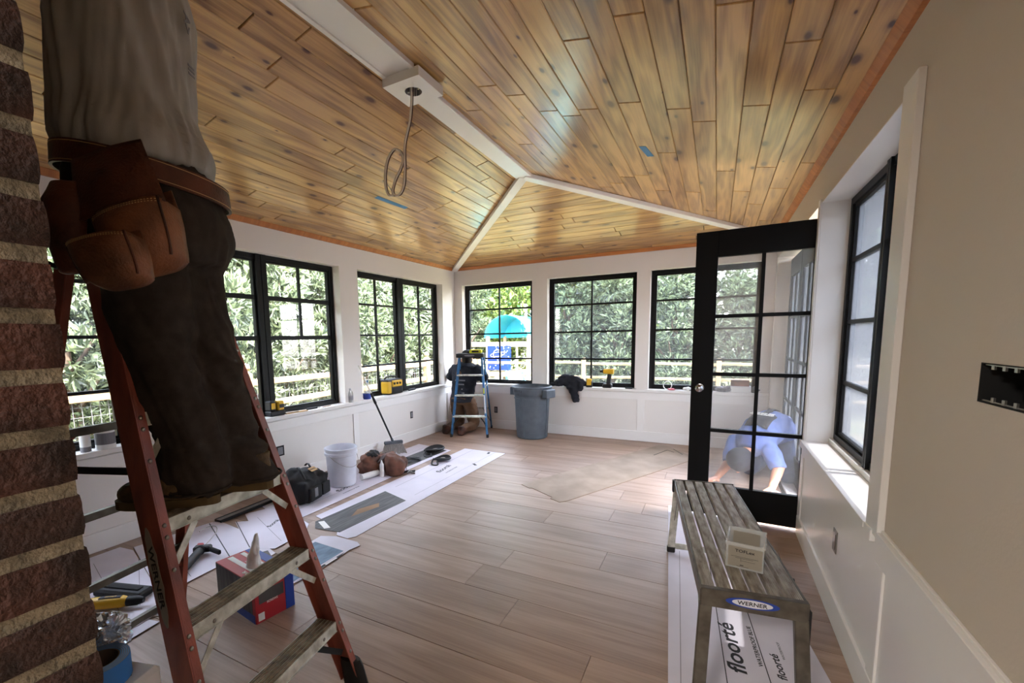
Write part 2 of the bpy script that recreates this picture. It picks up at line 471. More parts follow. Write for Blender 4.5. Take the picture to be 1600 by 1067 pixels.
# ceiling: three pine slopes, every board a piece
ceil = thing('ceiling', 'honey-stained knotty pine board ceiling of three slopes', 'structure', kind='structure')
def slope(P0, es, et, L, tlim, ncourse, seed, first=None):
    """P0 eave origin, es up the slope, et along the run; tlim(s)->(t0,t1)"""
    es = Vector(es).normalized(); et = Vector(et).normalized(); n = et.cross(es)
    if n.z > 0: flip = True
    else: flip = False
    M = Matrix(((et.x, es.x, n.x), (et.y, es.y, n.y), (et.z, es.z, n.z)))
    if flip:   # keep right handed frame with +Z down into the room
        et = -et; n = et.cross(es); M = Matrix(((et.x, es.x, n.x), (et.y, es.y, n.y), (et.z, es.z, n.z)))
    r2 = random.Random(seed); wd = L / ncourse
    for c in range(ncourse):
        s0 = c * wd; s1 = s0 + wd
        a0, b0 = tlim(s0); a1, b1 = tlim(s1)
        if b0 - a0 < .12: continue
        cuts = []; t = a0 + r2.uniform(.3, 1.5)
        while t < b0 - .2:
            if t > max(a0, a1) + .15 and t < min(b0, b1) - .15: cuts.append(t)
            t += r2.uniform(1.0, 2.2)
        lo = (a0, a1)
        for t in cuts + [None]:
            hi = (t, t) if t is not None else (b0, b1)
            q = [(lo[0], s0), (hi[0], s0), (hi[1], s1), (lo[1], s1)]
            if flip: q = [(-hi[0], s0), (-lo[0], s0), (-lo[1], s1), (-hi[1], s1)]
            me, cx, cy = plank_mesh(q, .014, .0036, 'plank', 'pine', .0010, .0022)
            o = bpy.data.objects.new('plank', me); COL.objects.link(o); o.parent = ceil
            o.location = Vector(P0) + et * cx + es * cy
            o.rotation_euler = M.to_euler()
            lo = hi
dzl = HZ - ZC
LL = math.hypot(HX - XL, dzl); LR = math.hypot(XR - HX, dzl); LE = math.hypot(YB - HY, dzl)
Y0 = YN
slope((XL, 0, ZC), (HX - XL, 0, dzl), (0, 1, 0), LL, lambda s: (Y0, YB - (YB - HY) * s / LL), 17, 11)
slope((XR, 0, ZC), (HX - XR, 0, dzl), (0, 1, 0), LR, lambda s: (Y0, YB - (YB - HY) * s / LR), 18, 23)
slope((0, YB, ZC), (0, HY - YB, dzl), (1, 0, 0), LE, lambda s: (XL + (HX - XL) * s / LE, XR - (XR - HX) * s / LE), 17, 5)
# roof deck above the boards with eaves outside
rf = MB()
ov = .55; e = .03
def rz(x, y): return 0
kL = dzl / (HX - XL); kR = dzl / (XR - HX); kE = dzl / (YB - HY)
oL = (XL - TH - ov, ZC + e - kL * (TH + ov)); oR = (XR + TH + ov, ZC + e - kR * (TH + ov))
yE = YB + TH + ov; zE = ZC + e - kE * (TH + ov)
H_ = (HX, HY, HZ + e); HN = (HX, -.1, HZ + e)
cl = (oL[0], yE, zE); cr = (oR[0], yE, zE)
for t in (0, .1):
    pass
vv = [(oL[0], -.1, oL[1]), cl, H_, HN, (oR[0], -.1, oR[1]), cr]
rf.add(vv + [(a, b, c + .1) for a, b, c in vv], [(0, 1, 2, 3), (4, 3, 2, 5), (1, 5, 2), (6, 9, 8, 7), (10, 11, 8, 9), (7, 8, 11), (0, 6, 7, 1), (4, 5, 11, 10), (1, 7, 11, 5), (0, 3, 9, 6), (3, 4, 10, 9)])
struct('trim_10', rf, 'roofing', 'roof deck and eaves over the sunroom')

# walls
def wall(name, axis, pos, out, a0, a1, opens, zt, m, label, zb=0.0):
    """axis 'y': wall plane x=pos running in y; out = +1/-1 outward"""
    mb = MB()
    def bx(u0, u1, z0, z1):
        if u1 - u0 < 1e-4 or z1 - z0 < 1e-4: return
        p0, p1 = pos, pos + out * TH
        if axis == 'y': mb.box((p0, u0, z0), (p1, u1, z1))
        else: mb.box((u0, p0, z0), (u1, p1, z1))
    u = a0
    for (o0, o1, z0, z1) in opens:
        bx(u, o0, zb, zt); bx(o0, o1, zb, z0); bx(o0, o1, z1, zt); u = o1
    bx(u, a1, zb, zt)
    return struct(name, mb, m, label)
SB = .665
LWO = [(.42, 1.63, SB, WZ1), (1.93, 3.755, SB, WZ1), (4.045, 5.90, SB, WZ1)]
BWO = [(-3.56, -2.385, SB, WZ1), (-2.155, -.94, SB, WZ1), (-.775, .455, SB, WZ1)]
wall('wall_left', 'y', XL, -1, YN - .3, YB + TH, LWO, ZC + .03, 'white', 'white left wall with three black windows')
wall('wall_back', 'x', YB, 1, XL, XR, BWO, ZC + .03, 'white', 'white end wall with three black windows')
wall('wall_right', 'y', XR, 1, YN - .3, YB + TH, [(1.20, 1.53, 1.245, 1.338), (2.205, 3.72, SB, WZ1), (3.77, 6.12, -.0, WZ1)], ZC + .03, 'beige', 'off-white right wall beside the camera')
# near wall of brick house with the opening the camera stands in
mw = MB(); mw.box((XL - .1, -.095, 0), (-.684, YN - .004, 3.0)); mw.box((-.684, -.095, 2.35), (XR + .1, YN - .004, 3.0))
wn_ = struct('wall_near', mw, 'mortar', 'dark red-brown brick wall edge with wide pale mortar joints')
def brick_variant(sx, sy, sz, seed):
    bm = bmesh.new(); bmesh.ops.create_cube(bm, size=1)
    bmesh.ops.subdivide_edges(bm, edges=bm.edges[:], cuts=4, use_grid_fill=True)
    for v in bm.verts:
        c = v.co.copy(); p = Vector((c.x * sx, c.y * sy, c.z * sz))
        k = sum(abs(abs(t) - .5) < 1e-4 for t in c)
        if k >= 2: p *= (1 - .0018 / max(abs(p.x), abs(p.y), abs(p.z), .02) * (k - 1))
        p += noise.noise_vector(Vector((p.x * 40 + seed, p.y * 40, p.z * 40))) * .0014 + noise.noise_vector(Vector((p.x * 9, p.y * 9 + seed * 3, p.z * 9))) * .001
        v.co = p
    me = bpy.data.meshes.new('brick'); bm.to_mesh(me); bm.free()
    me.polygons.foreach_set('use_smooth', [False] * len(me.polygons))
    me.materials.append(MATS['brick' if seed % 2 else 'brick2']); return me
BJ = .0695; BH = .0525
BR = {('s', k): brick_variant(.20, .095, BH, k) for k in range(4)}
def brick(x, y, z, rot, k):
    o = bpy.data.objects.new('brick', BR[('s', k % 4)]); COL.objects.link(o); o.parent = wn_; o.location = (x, y, z); o.rotation_euler = (rng.uniform(-.006, .006), rng.uniform(-.008, .008), rot + rng.uniform(-.008, .008) + (PI if k & 4 else 0))
zb0 = 1.731 - BJ * 24 - BJ / 2 + BJ * .02
stuffb = MB(); cnt = 0
for i in range(0, 36):
    z = zb0 + i * BJ
    if z < .03 or z > 2.5: continue
    k = rng.randrange(8)
    if i % 2:
        brick(-.68 - .0475, YN - .10, z, PI / 2, k); xs = -.68 - .095 - .016 - .10
    else:
        brick(-.68 - .10, YN - .0475, z, 0, k); brick(-.68 - .0475, YN - .095 - .016 - .1, z, PI / 2, k + 1); xs = -.68 - .2 - .016 - .10
    while xs > XL + .1:
        if xs > -1.55: brick(xs, YN - .0475, z, 0, rng.randrange(8))
        else: stuffb.box((xs - .1, YN - .09, z - BH / 2), (xs + .1, YN, z + BH / 2))
        xs -= .216
tag(stuffb.build('brickwork', 'brick', wn_), kind='stuff')
# the house room behind the camera
hb = MB(); hb.box((-3.2, -2.7, 0), (-3.1, -.1, 2.5)); hb.box((-3.2, -2.7, 0), (-1.6, -2.6, 2.5)); hb.box((.2, -2.7, 0), (XR + .2, -2.6, 2.5)); hb.box((-1.6, -2.7, 0), (.2, -2.6, 2.5)); hb.box((XR, -2.7, 0), (XR + .19, YN - .3, 2.5))
struct('wall_house', hb, 'beige', 'plain walls of the house room behind the opening')
struct('ceiling_house', MB().box((-3.2, -2.7, 2.5), (XR + .2, -.095, 2.56)), 'white', 'flat ceiling of the house room')

T = thing('fill_light', 'added unseen fill light in the house room behind the opening', 'fill light', (-.6, -1.5, 2.5))  # unseen fill light added behind the camera to brighten the man on the ladder
_ld = bpy.data.lights.new('fill_light_area', 'AREA'); _ld.shape = 'DISK'; _ld.size = .5; _ld.energy = 14; _ld.color = (1, .96, .92)
_lo = bpy.data.objects.new('fill_light_area', _ld); COL.objects.link(_lo); _lo.parent = T; _lo.location = (0, 0, -.085)
MB().lathe([(.27, -.02), (.27, 0)], 32).build('fill_light_base', 'trimwhite', T, smooth=True, angle=40); MB().lathe([(.0, -.07), (.20, -.06), (.25, -.02)], 32, cap0=False, cap1=False).build('fill_light_dish', 'paper', T, smooth=True)
# trims ---------------------------------------------------------------
def trim(name, m, label, boxes, ch=.002):
    mb = MB()
    for a, b in boxes: mb.box(a, b, None, ch)
    return struct(name, mb, m, label)
bh = .135; bt = .016
trim('baseboard_left', 'trimwhite', 'white baseboard along the left wall', [((XL, YN, 0), (XL + bt, YB, bh))])
trim('baseboard_back', 'trimwhite', 'white baseboard along the end wall', [((XL, YB, 0), (XR, YB - bt, bh))])
trim('baseboard_right', 'trimwhite', 'white baseboard along the right wall', [((XR, YN - .3, 0), (XR - bt, 3.77, bh)), ((XR, 6.12, 0), (XR - bt, YB, bh))])
trim('trim_1', 'trimwhite', 'white window stool running along the left wall', [((XL - .15, YN, SB), (XL + .028, YB, WZ0))])
trim('trim_2', 'trimwhite', 'white window stool running along the end wall', [((XL, YB + .15, SB), (XR, YB - .028, WZ0 + .0005))])
trim('trim_3', 'trimwhite', 'white window sill and apron of the right wall', [((XR + .17, 2.205, SB - .01), (XR - .03, 3.72, WZ0 - .02)), ((XR - .028, 2.12, SB - .03), (XR - .0001, 3.755, WZ0 - .0215)), ((XR + .12, 2.21, WZ0 - .02), (XR + .17, 3.715, WZ0 + .01))])
def rail_stiles(name, label, axis, pos, into, a0, a1, stiles, top=.655, rl=.095):
    bx = []
    d = .012 * into
    def B(u0, u1, z0, z1):
        bx.append(((pos, u0, z0), (pos + d, u1, z1)) if axis == 'y' else ((u0, pos, z0), (u1, pos + d, z1)))
    B(a0, a1, top - rl, top)
    for s in stiles: B(s - .045, s + .045, bh, top - rl)
    return trim(name, 'trimwhite', label, bx, .0015)
rail_stiles('trim_4', 'white wainscot frame on the left wall', 'y', XL, 1, YN, YB, [1.78, 3.90, 6.0])
rail_stiles('trim_5', 'white wainscot frame on the end wall', 'x', YB, -1, XL, XR, [-3.63, -2.27, -.855, .5])
trim('trim_14', 'trimwhite', 'white wainscot panel sheet of the right wall', [((XR + .001, -.06, 0), (XR - .004, 3.769, .664))], 0)
rail_stiles('trim_6', 'white wainscot frame on the right wall', 'y', XR, -1, -.05, 3.77, [2.055, 3.74, .85], top=.665)
trim('trim_7', 'trimwhite', 'white casing board beside the right window and chair rail below it', [((XR, 2.07, .665), (XR - .022, 2.205, 2.26)), ((XR, -.05, .665), (XR - .022, 2.07, .69)), ((XR, 3.72, .665), (XR - .012, 3.77, 2.26)), ((XR, -.05, .69), (XR - .010, 2.07, .70))])
cb = MB()
def crownb(p, q, inw):
    p = Vector(p); q = Vector(q); i = Vector(inw)
    pr_ = [(0, 0), (.0, .055), (.02, .055), (.026, .0)]
    vs = []
    for P in (p, q):
        for a, b in [(0, -.03), (.02, -.028), (.045, .005), (.045, .03), (0, .03)]:
            vs.append(P + i * a + Vector((0, 0, b)))
    cb.add(vs, [(0, 1, 2, 3, 4), (9, 8, 7, 6, 5)] + [(k, k + 5, (k + 1) % 5 + 5, (k + 1) % 5) for k in range(5)])
crownb((XL, YN, ZC), (XL, YB, ZC), (1, 0, 0)); crownb((XL, YB, ZC), (XR, YB, ZC), (0, -1, 0)); crownb((XR, YB, ZC), (XR, YN, ZC), (-1, 0, 0))
struct('trim_8', cb, 'crown', 'orange-brown pine crown strip where walls meet ceiling')
# ridge and hip boards
rb = MB()
def board(p, q, wd, th, drop=.0):
    rb.beam(Vector(p) + Vector((0, 0, -drop)), Vector(q) + Vector((0, 0, -drop)), th, wd, ch=.004)
board((HX, HY + .05, HZ), (HX, YN, HZ), .150, .05, .018)
rb.box((HX - .075, YN, HZ - .052), (HX - .050, 2.17, HZ - .01)); rb.box((HX + .112, YN, HZ - .052), (HX + .137, 2.17, HZ - .02)); rb.box((HX - .06, YN, HZ - .044), (HX + .12, 2.17, HZ - .02))
struct('trim_9', rb, 'trimwhite', 'white ridge board with raised edges down the middle of the ceiling')
rb = MB(); board((HX, HY, HZ), (XL + .01, YB - .01, ZC + .01), .095, .04, .03); rb.box((-.001, 0, 0), (.001, .001, .001), Matrix.Translation((HX, HY, HZ)))
struct('trim_11', rb, 'trimwhite', 'white hip board sloping down to the left corner')
rb = MB(); board((HX, HY, HZ), (XR - .01, YB - .01, ZC + .01), .095, .04, .03)
struct('trim_12', rb, 'trimwhite', 'white hip board sloping down behind the black door')

# windows --------------------------------------------------------------
def window(name, label, axis, pos, into, a0, a1, z0, z1, units, rows, cols=2, lower=False, gm='glass', mw_=.075, fw=.045):
    """frame in local coords: X along the opening, Y towards the room, Z up"""
    W = a1 - a0
    w_ = thing(name, label, 'structure', kind='structure')
    if axis == 'x': w_.location = (a0, pos, 0) if into < 0 else (a1, pos, 0); w_.rotation_euler = (0, 0, PI if into < 0 else 0); w_.location = (a1, pos, 0) if into < 0 else (a0, pos, 0)
    else:
        w_.location = (pos, a1, 0) if into > 0 else (pos, a0, 0); w_.rotation_euler = (0, 0, -PI / 2 if into > 0 else PI / 2)
    f = MB(); d0, d1 = -.05, .025
    f.box((0, d0, z0), (fw, d1, z1)); f.box((W - fw, d0, z0), (W, d1, z1)); f.box((fw, d0, z1 - fw), (W - fw, d1, z1)); f.box((fw, d0, z0), (W - fw, d1, z0 + fw * .8))
    ww = (W - 2 * fw - mw_ * (units - 1)) / units
    f.build('frame', 'black', w_)
    for u in range(units):
        x0 = fw + u * (ww + mw_); x1 = x0 + ww
        if u: MB().box((x0 - mw_, d0, z0), (x0 - mw_ / 2 - .004, d1 + .012, z1)).box((x0 - mw_ / 2 + .004, d0, z0), (x0, d1 + .012, z1)).build('mullion', 'black', w_)
        s = MB(); sw = .022
        zz = [z0 + fw * .8] + rows + [z1 - fw]
        s.box((x0, -.03, zz[0]), (x0 + sw, .012, zz[-1])); s.box((x1 - sw, -.03, zz[0]), (x1, .012, zz[-1])); s.box((x0 + sw, -.03, zz[0]), (x1 - sw, .012, zz[0] + sw)); s.box((x0 + sw, -.03, zz[-1] - sw), (x1 - sw, .012, zz[-1]))
        s.build('sash', 'black', w_)
        mh = .024 if not lower else .042
        for z in rows: MB().box((x0 + sw, -.022, z - mh / 2), (x1 - sw, .010, z + mh / 2)).build('glazing_bar', 'black', w_)
        for r in range(len(zz) - 1):
            nc = 1 if (lower and r == 0) else cols
            for c in range(nc):
                g0 = x0 + sw + (x1 - x0 - 2 * sw) * c / nc; g1 = x0 + sw + (x1 - x0 - 2 * sw) * (c + 1) / nc
                if c: MB().box((g0 - .010, -.020, zz[r]), (g0 + .010, .008, zz[r + 1])).build('glazing_bar', 'black', w_)
                MB().box((g0, -.008, zz[r]), (g1, -.004, zz[r + 1])).build('pane', gm, w_)
    return w_
RW = [1.09, 1.475, 1.855]
window('window_1', 'nearest window of the left wall, behind the man on the ladder', 'y', XL - .13, 1, .42, 1.63, WZ0, WZ1, 1, RW)
window('window_2', 'double black window with undivided lower panes in the left wall', 'y', XL - .13, 1, 1.93, 3.755, WZ0, WZ1, 2, [1.455, 1.84], lower=True, mw_=.11)
window('window_3', 'double black window in the left wall next to the far corner', 'y', XL - .13, 1, 4.045, 5.90, WZ0, WZ1, 2, RW, mw_=.13)
window('window_4', 'left window of the end wall, playset outside', 'x', YB + .13, -1, -3.56, -2.385, WZ0, WZ1, 1, RW)
window('window_5', 'middle window of the end wall', 'x', YB + .13, -1, -2.155, -.94, WZ0, WZ1, 1, RW, gm='insect_screen')
window('window_6', 'right window of the end wall, partly behind the black door', 'x', YB + .13, -1, -.775, .455, WZ0, WZ1, 1, RW, gm='insect_screen')
window('window_7', 'deep-set screened window of the right wall', 'y', XR + .17, -1, 2.205, 3.72, WZ0 + .01, WZ1, 2, RW, cols=1, gm='screen', mw_=.06)

# doors -----------------------------------------------------------------
def door(name, label, P, Q, z0, z1, knob=None, th=.042, st=.145, top=.185, bot=.235, gm='glassdoor'):
    """leaf from free edge P to hinge edge Q (xy)"""
    P = Vector((P[0], P[1], 0)); Q = Vector((Q[0], Q[1], 0)); d = Q - P; W = d.length
    D = thing(name, label, 'structure', tuple(P), math.atan2(d.y, d.x), kind='structure')
    f = MB(); f.box((0, -th / 2, z0), (st, th / 2, z1), None, .002); f.box((W - st, -th / 2, z0), (W, th / 2, z1), None, .002)
    f.box((st, -th / 2, z1 - top), (W - st, th / 2, z1), None, .002); f.box((st, -th / 2, z0), (W - st, th / 2, z0 + bot), None, .002)
    f.build('frame', 'blackdoor', D)
    g0, g1, h0, h1 = st, W - st, z0 + bot, z1 - top
    for i in (1, 2, 3): z = h0 + (h1 - h0) * i / 4; MB().box((g0, -th / 2 + .004, z - .013), (g1, th / 2 - .004, z + .013)).build('glazing_bar', 'blackdoor', D)
    xm = (g0 + g1) / 2
    MB().box((xm - .012, -th / 2 + .005, h0), (xm + .012, th / 2 - .005, h1)).build('glazing_bar', 'blackdoor', D)
    for i in range(4):
        for a, b in ((g0, xm), (xm, g1)):
            MB().box((a, -.003, h0 + (h1 - h0) * i / 4), (b, .003, h0 + (h1 - h0) * (i + 1) / 4)).build('pane', gm, D)
    if knob:
        for sg in (-1, 1):
            k = MB(); R = Matrix.Translation((.06, sg * th / 2, knob)) @ Matrix.Rotation(sg * -PI / 2, 4, 'X')
            k.lathe([(.030, 0), (.030, .004), (.012, .008), (.011, .03), (.020, .036), (.028, .046), (.027, .058), (.015, .066), (.004, .068)], 20, R)
            tag(k.build('door_knob', 'silver', D, smooth=True, angle=40), 'chrome round knob')
    return D
trim('trim_15', 'trimwhite', 'white lining boards of the right window reveal', [((XR - .001, 3.717, WZ0 - .02), (XR + .17, 3.7215, WZ1)), ((XR - .001, 2.2045, WZ0 - .02), (XR + .17, 2.208, WZ1)), ((XR - .001, 2.205, WZ1 - .004), (XR + .17, 3.72, WZ1 + .001))], 0)
door('door_1', 'black ten-lite glass door leaf standing open into the room', (-.160, 3.835), (.690, 3.800), .025, 2.155, knob=1.01)
door('door_2', 'fixed black glass leaf in the doorway nearer the open one', (.70, 4.63), (.70, 5.36), .01, 2.2, st=.09, gm='screen')
door('door_3', 'fixed black glass leaf in the doorway by the back corner', (.70, 5.38), (.70, 6.11), .01, 2.2, st=.09, gm='screen')
trim('trim_13', 'trimwhite', 'white door sill and jamb lining', [((XR + .03, 3.77, -.01), (XR + TH, 6.12, .012))])
# electrical openings ----------------------------------------------------
def wall_box(name, label, o, x, y, w_, h_, n, deep=.06, plate=False):
    """open box let into the wall; o centre, x axis across, y up, into wall = -n"""
    M = frame(o, x, y)
    T = thing(name, label, 'outlet', o)
    mb = MB(); t = .003
    mb.box((-w_ / 2 - t, -h_ / 2 - t, -deep), (w_ / 2 + t, h_ / 2 + t, -deep + t), M)
    mb.box((-w_ / 2 - t, -h_ / 2 - t, -deep), (-w_ / 2, h_ / 2 + t, .001), M); mb.box((w_ / 2, -h_ / 2 - t, -deep), (w_ / 2 + t, h_ / 2 + t, .001), M)
    mb.box((-w_ / 2, -h_ / 2 - t, -deep), (w_ / 2, -h_ / 2, .001), M); mb.box((-w_ / 2, h_ / 2, -deep), (w_ / 2, h_ / 2 + t, .001), M)
    mb.build('box_shell', 'dark', T, world=True)
    return T, M
T, M = wall_box('switch_box', 'wide open electrical box with loose wires in the right wall', (XR, 1.365, 1.2915), (0, -1, 0), (0, 0, 1), .325, .088, None, .075)
for i, (a, b) in enumerate([(-.12, .02), (-.07, .05), (-.02, .0), (.05, .03), (.1, -.02)]):
    pts = [(a + .03 * math.sin(i + k * .8), -.04 + .02 * k + .01 * math.cos(k + i), -.06 + .008 * math.sin(k * 1.3)) for k in range(5)]
    MB().tube([M @ Vector(p) for p in pts], .0022, 6).build('wire', ['inkgrey', 'leather', 'rubber', 'paper', 'leatherd'][i], T, world=True, smooth=True)
for k in range(5):
    for s in (-1, 1):
        x = -.125 + k * .046 + (.012 if s < 0 else 0)
        MB().box((x - .006, s * .044 - (.012 if s > 0 else 0), -.008), (x + .006, s * .044 + (.012 if s < 0 else 0), -.004), M).build('ear', 'steel', T, world=True)
MB().box((-.16, .0405, -.007), (.16, .0435, -.0045), M).box((-.16, -.0435, -.007), (.16, -.0405, -.0045), M).build('mounting_strap', 'steel', T, world=True)
def plate(label, o, x, col='dark', w_=.055, h_=.095, group=None):
    """flush rough-in box seen as a dark rectangle"""
    M = frame(o, x, (0, 0, 1)); T = thing('outlet', label, 'outlet', o, group=group)
    MB().box((-w_ / 2, -h_ / 2, -.002), (w_ / 2, h_ / 2, .004), M).build('box_face', col, T, world=True)
    MB().box((-w_ * .32, -h_ * .36, .004), (w_ * .32, h_ * .36, .007), M, .001).build('socket', 'inkgrey' if col == 'dark' else 'steel', T, world=True)
plate('dark outlet box low in the left wall to the right of the broom', (XL, 5.008, .365), (0, 1, 0))
plate('black outlet opening low in the left wall above the black tool bag', (XL, 2.84, .355), (0, 1, 0), w_=.09, h_=.10)
plate('dark outlet box low in the end wall behind the blue ladder', (-2.989, YB, .293), (1, 0, 0))
plate('grey outlet cover low in the right wall behind the bench', (XR - .004, 2.72, .387), (0, -1, 0), 'steel', .075, .11)

# light block, cable and tape on the ceiling --------------------------------
T = thing('ceiling_light_block', 'square white mounting block for a light on the ridge board', 'block', (-1.60, 2.29, 2.80))
b = MB(); zb_ = 2.845
bm = bmesh.new()
rr = .05; n = 32; hs = .125
vin = [bm.verts.new((rr * math.cos(2 * PI * i / n), rr * math.sin(2 * PI * i / n), 0)) for i in range(n)]
vo = []
for i in range(n):
    a = 2 * PI * i / n; c, s = math.cos(a), math.sin(a); k = hs / max(abs(c), abs(s)); vo.append(bm.verts.new((c * k, s * k, 0)))
for i in range(n): bm.faces.new((vin[i], vo[i], vo[(i + 1) % n], vin[(i + 1) % n]))
ret = bmesh.ops.extrude_face_region(bm, geom=bm.faces[:])
for v in ret['geom']:
    if isinstance(v, bmesh.types.BMVert): v.co.z += .05
bmesh.ops.recalc_face_normals(bm, faces=bm.faces)
b.bm(bm, Matrix.Translation((0, 0, zb_ - 2.80)))
b.build('block_plate', 'trimwhite', T)
MB().lathe([(.050, .046), (.050, .09), (.002, .092)], 24, cap0=False).build('junction_box', 'inkgrey', T, smooth=True, angle=30)
for s in (-1, 1): MB().cyl((s * .034, .0, .05), (s * .034, 0, .075), .006, 8).build('screw_post', 'steel', T)
def smooth_path(P, n=8):
    P = [Vector(p) for p in P]; out = []
    for i in range(len(P) - 1):
        p0 = P[max(i - 1, 0)]; p1 = P[i]; p2 = P[i + 1]; p3 = P[min(i + 2, len(P) - 1)]
        for k in range(n):
            t = k / n; out.append(.5 * ((2 * p1) + (p2 - p0) * t + (2 * p0 - 5 * p1 + 4 * p2 - p3) * t * t + (3 * p1 - p0 - 3 * p2 + p3) * t ** 3))
    return out + [P[-1]]
T = thing('cable', 'pale electrical cable hanging in a loop from the ceiling block', 'cable', (-1.6, 2.28, 2.84))
A_ = [(-1.600, 2.272, 2.87), (-1.604, 2.270, 2.77), (-1.614, 2.262, 2.675), (-1.640, 2.243, 2.55), (-1.644, 2.24, 2.42), (-1.650, 2.236, 2.33), (-1.668, 2.223, 2.275), (-1.690, 2.207, 2.262), (-1.705, 2.195, 2.285), (-1.690, 2.206, 2.35), (-1.665, 2.225, 2.41), (-1.652, 2.235, 2.47), (-1.668, 2.223, 2.515), (-1.695, 2.203, 2.515), (-1.722, 2.181, 2.46), (-1.736, 2.171, 2.38), (-1.735, 2.172, 2.30), (-1.722, 2.182, 2.262), (-1.70, 2.199, 2.262)]
MB().tube(smooth_path(A_), .0062, 8).build('sheathed_wire', 'cable', T, world=True, smooth=True)
MB().tube([p + Vector((.007, .006, -.002)) for p in smooth_path(A_)], .0030, 6).build('dark_wire', 'leatherd', T, world=True, smooth=True)
MB().tube(smooth_path([(-1.70, 2.199, 2.262), (-1.715, 2.19, 2.30), (-1.735, 2.175, 2.33), (-1.75, 2.165, 2.345)]), .003, 6).build('wire_tip', 'paper', T, world=True, smooth=True)
kl = dzl / (HX - XL); kr = dzl / (XR - HX)
def slope_strip(name, label, cx, cy, lx, ly, rot, k, side):
    z = ZC + (k * (cx - XL) if side < 0 else k * (XR - cx)) - .0015
    n = Vector((-k if side < 0 else k, 0, 1)).normalized()
    x = Vector((math.cos(rot), math.sin(rot), 0)); x = (x - n * x.dot(n)).normalized()
    M = frame((cx, cy, z), x, n.cross(x))
    mb = MB(); nn = 10
    for i in range(nn):
        a = -lx / 2 + lx * i / nn; mb.box((a, -ly / 2, -.0006), (a + lx / nn + .0002, ly / 2, .0002), M)
    o = mb.build(name, 'bluetape2'); bpy.data.objects.remove(o)
    o = thing(name, label, 'tape', (cx, cy, z)); mb.build('tape_strip', 'bluetape2', o, world=True)
    for s in (-1, 1):
        tears = MB()
        for j in range(4): tears.box((s * lx / 2, -ly / 2 + ly * j / 4, -.0006), (s * (lx / 2 + .002 + .002 * (j % 2)), -ly / 2 + ly * (j + 1) / 4, .0002), M)
        tears.build('torn_end', 'bluetape2', o, world=True)
slope_strip('masking_tape', 'long blue tape strip on the left ceiling slope below the cable', -2.745, 3.52, .43, .045, PI / 2 - .03, kl, -1)
slope_strip('masking_tape', 'short blue tape piece on the right ceiling slope', -.49, 3.55, .20, .048, PI / 2 - .16, kr, 1)

# outside ---------------------------------------------------------------
struct('ground', MB().box((-26, -8, -.42), (XL - TH, 30, -.40)).box((XL - TH, YB + TH, -.42), (16, 30, -.40)), 'lawn', 'sunlit patchy lawn outside the windows')
struct('patio', MB().box((XR + TH, -3, -.14), (8, YB + TH - .001, -.12)).box((XR + TH, 3.7, -.12), (XR + TH + 1.3, 6.2, -.03)), 'patio', 'pale patio outside the doorway')
tagw = struct('wall_neighbour', MB().box((4.0, -4, -.2), (4.2, 9, 2.7)).box((3.85, -4, 2.7), (4.25, 9, 2.85)), 'stucco', 'pale rendered garden wall seen through the right window')
def leaf_cloud(name, centres, n, size, asp, seed, core=None, up=.35):
    r = random.Random(seed); vs = []; fs = []; tone = []
    for i in range(n):
        c = r.choice(centres)
        while True:
            d = Vector((r.uniform(-1, 1), r.uniform(-1, 1), r.uniform(-1, 1)))
            if .05 < d.length < 1: break
        d.normalize(); rad = r.uniform(.55, 1.05) ** .6
        p = Vector((c[0] + d.x * c[3] * rad, c[1] + d.y * c[3] * rad, c[2] + d.z * c[4] * rad))
        if p.z < 0: continue
        m = 5 if asp > 2.4 else 1
        ax0 = (d + Vector((r.uniform(-.5, .5), r.uniform(-.5, .5), r.uniform(-.2, .9)))).normalized()
        for j in range(m):
            ax = (ax0 + Vector((r.uniform(-1, 1), r.uniform(-1, 1), r.uniform(-1, 1))) * (.75 if m > 1 else .6)).normalized()
            s = size * r.uniform(.6, 1.3); L = s; W = s / asp
            sd = ax.cross(Vector((r.uniform(-1, 1), r.uniform(-1, 1), r.uniform(-1, 1))))
            if sd.length < .05: sd = ax.orthogonal()
            sd.normalize(); nn = ax.cross(sd)
            b = len(vs); t = r.random() ** 1.3
            vs += [p, p + ax * L * .5 + sd * W * .5 + nn * W * .18, p + ax * L + nn * -.05 * L, p + ax * L * .5 - sd * W * .5 + nn * W * .18]
            fs += [(b, b + 1, b + 2), (b, b + 2, b + 3)]; tone += [t, t]
    me = bpy.data.meshes.new(name); me.from_pydata([tuple(v) for v in vs], [], fs)
    at = me.attributes.new('tone', 'FLOAT', 'FACE'); at.data.foreach_set('value', tone)
    return me
def crown_centres(seed, R, Hh, n, base=.3):
    r = random.Random(seed); c = []
    for i in range(n):
        a = r.uniform(0, 2 * PI); q = r.random() ** .5; z = base + (Hh - base) * r.random()
        k = 1 - .55 * (z / Hh) ** 2
        c.append((R * k * q * math.cos(a), R * k * q * math.sin(a), z, R * r.uniform(.28, .45), R * r.uniform(.25, .4)))
    return c
LEAF = {}
def protos():
    LEAF['bush'] = [leaf_cloud('foliage', crown_centres(i + 3, 1.15, 3.7, 34, .2), 2600, .17, 3.4, i) for i in range(2)]
    LEAF['tree'] = [leaf_cloud('foliage', crown_centres(i + 13, 1.9, 5.2, 40, 1.0), 9000, .14, 1.6, i + 5) for i in range(2)]
    LEAF['pine'] = [leaf_cloud('foliage', crown_centres(23, 1.7, 5.0, 40, .3), 3000, .20, 7.0, 9)]
    for k, m in (('bush', 'leafgrey'), ('tree', 'leafgreen'), ('pine', 'leafpine')):
        for me in LEAF[k]: me.materials.append(MATS[m])
protos()
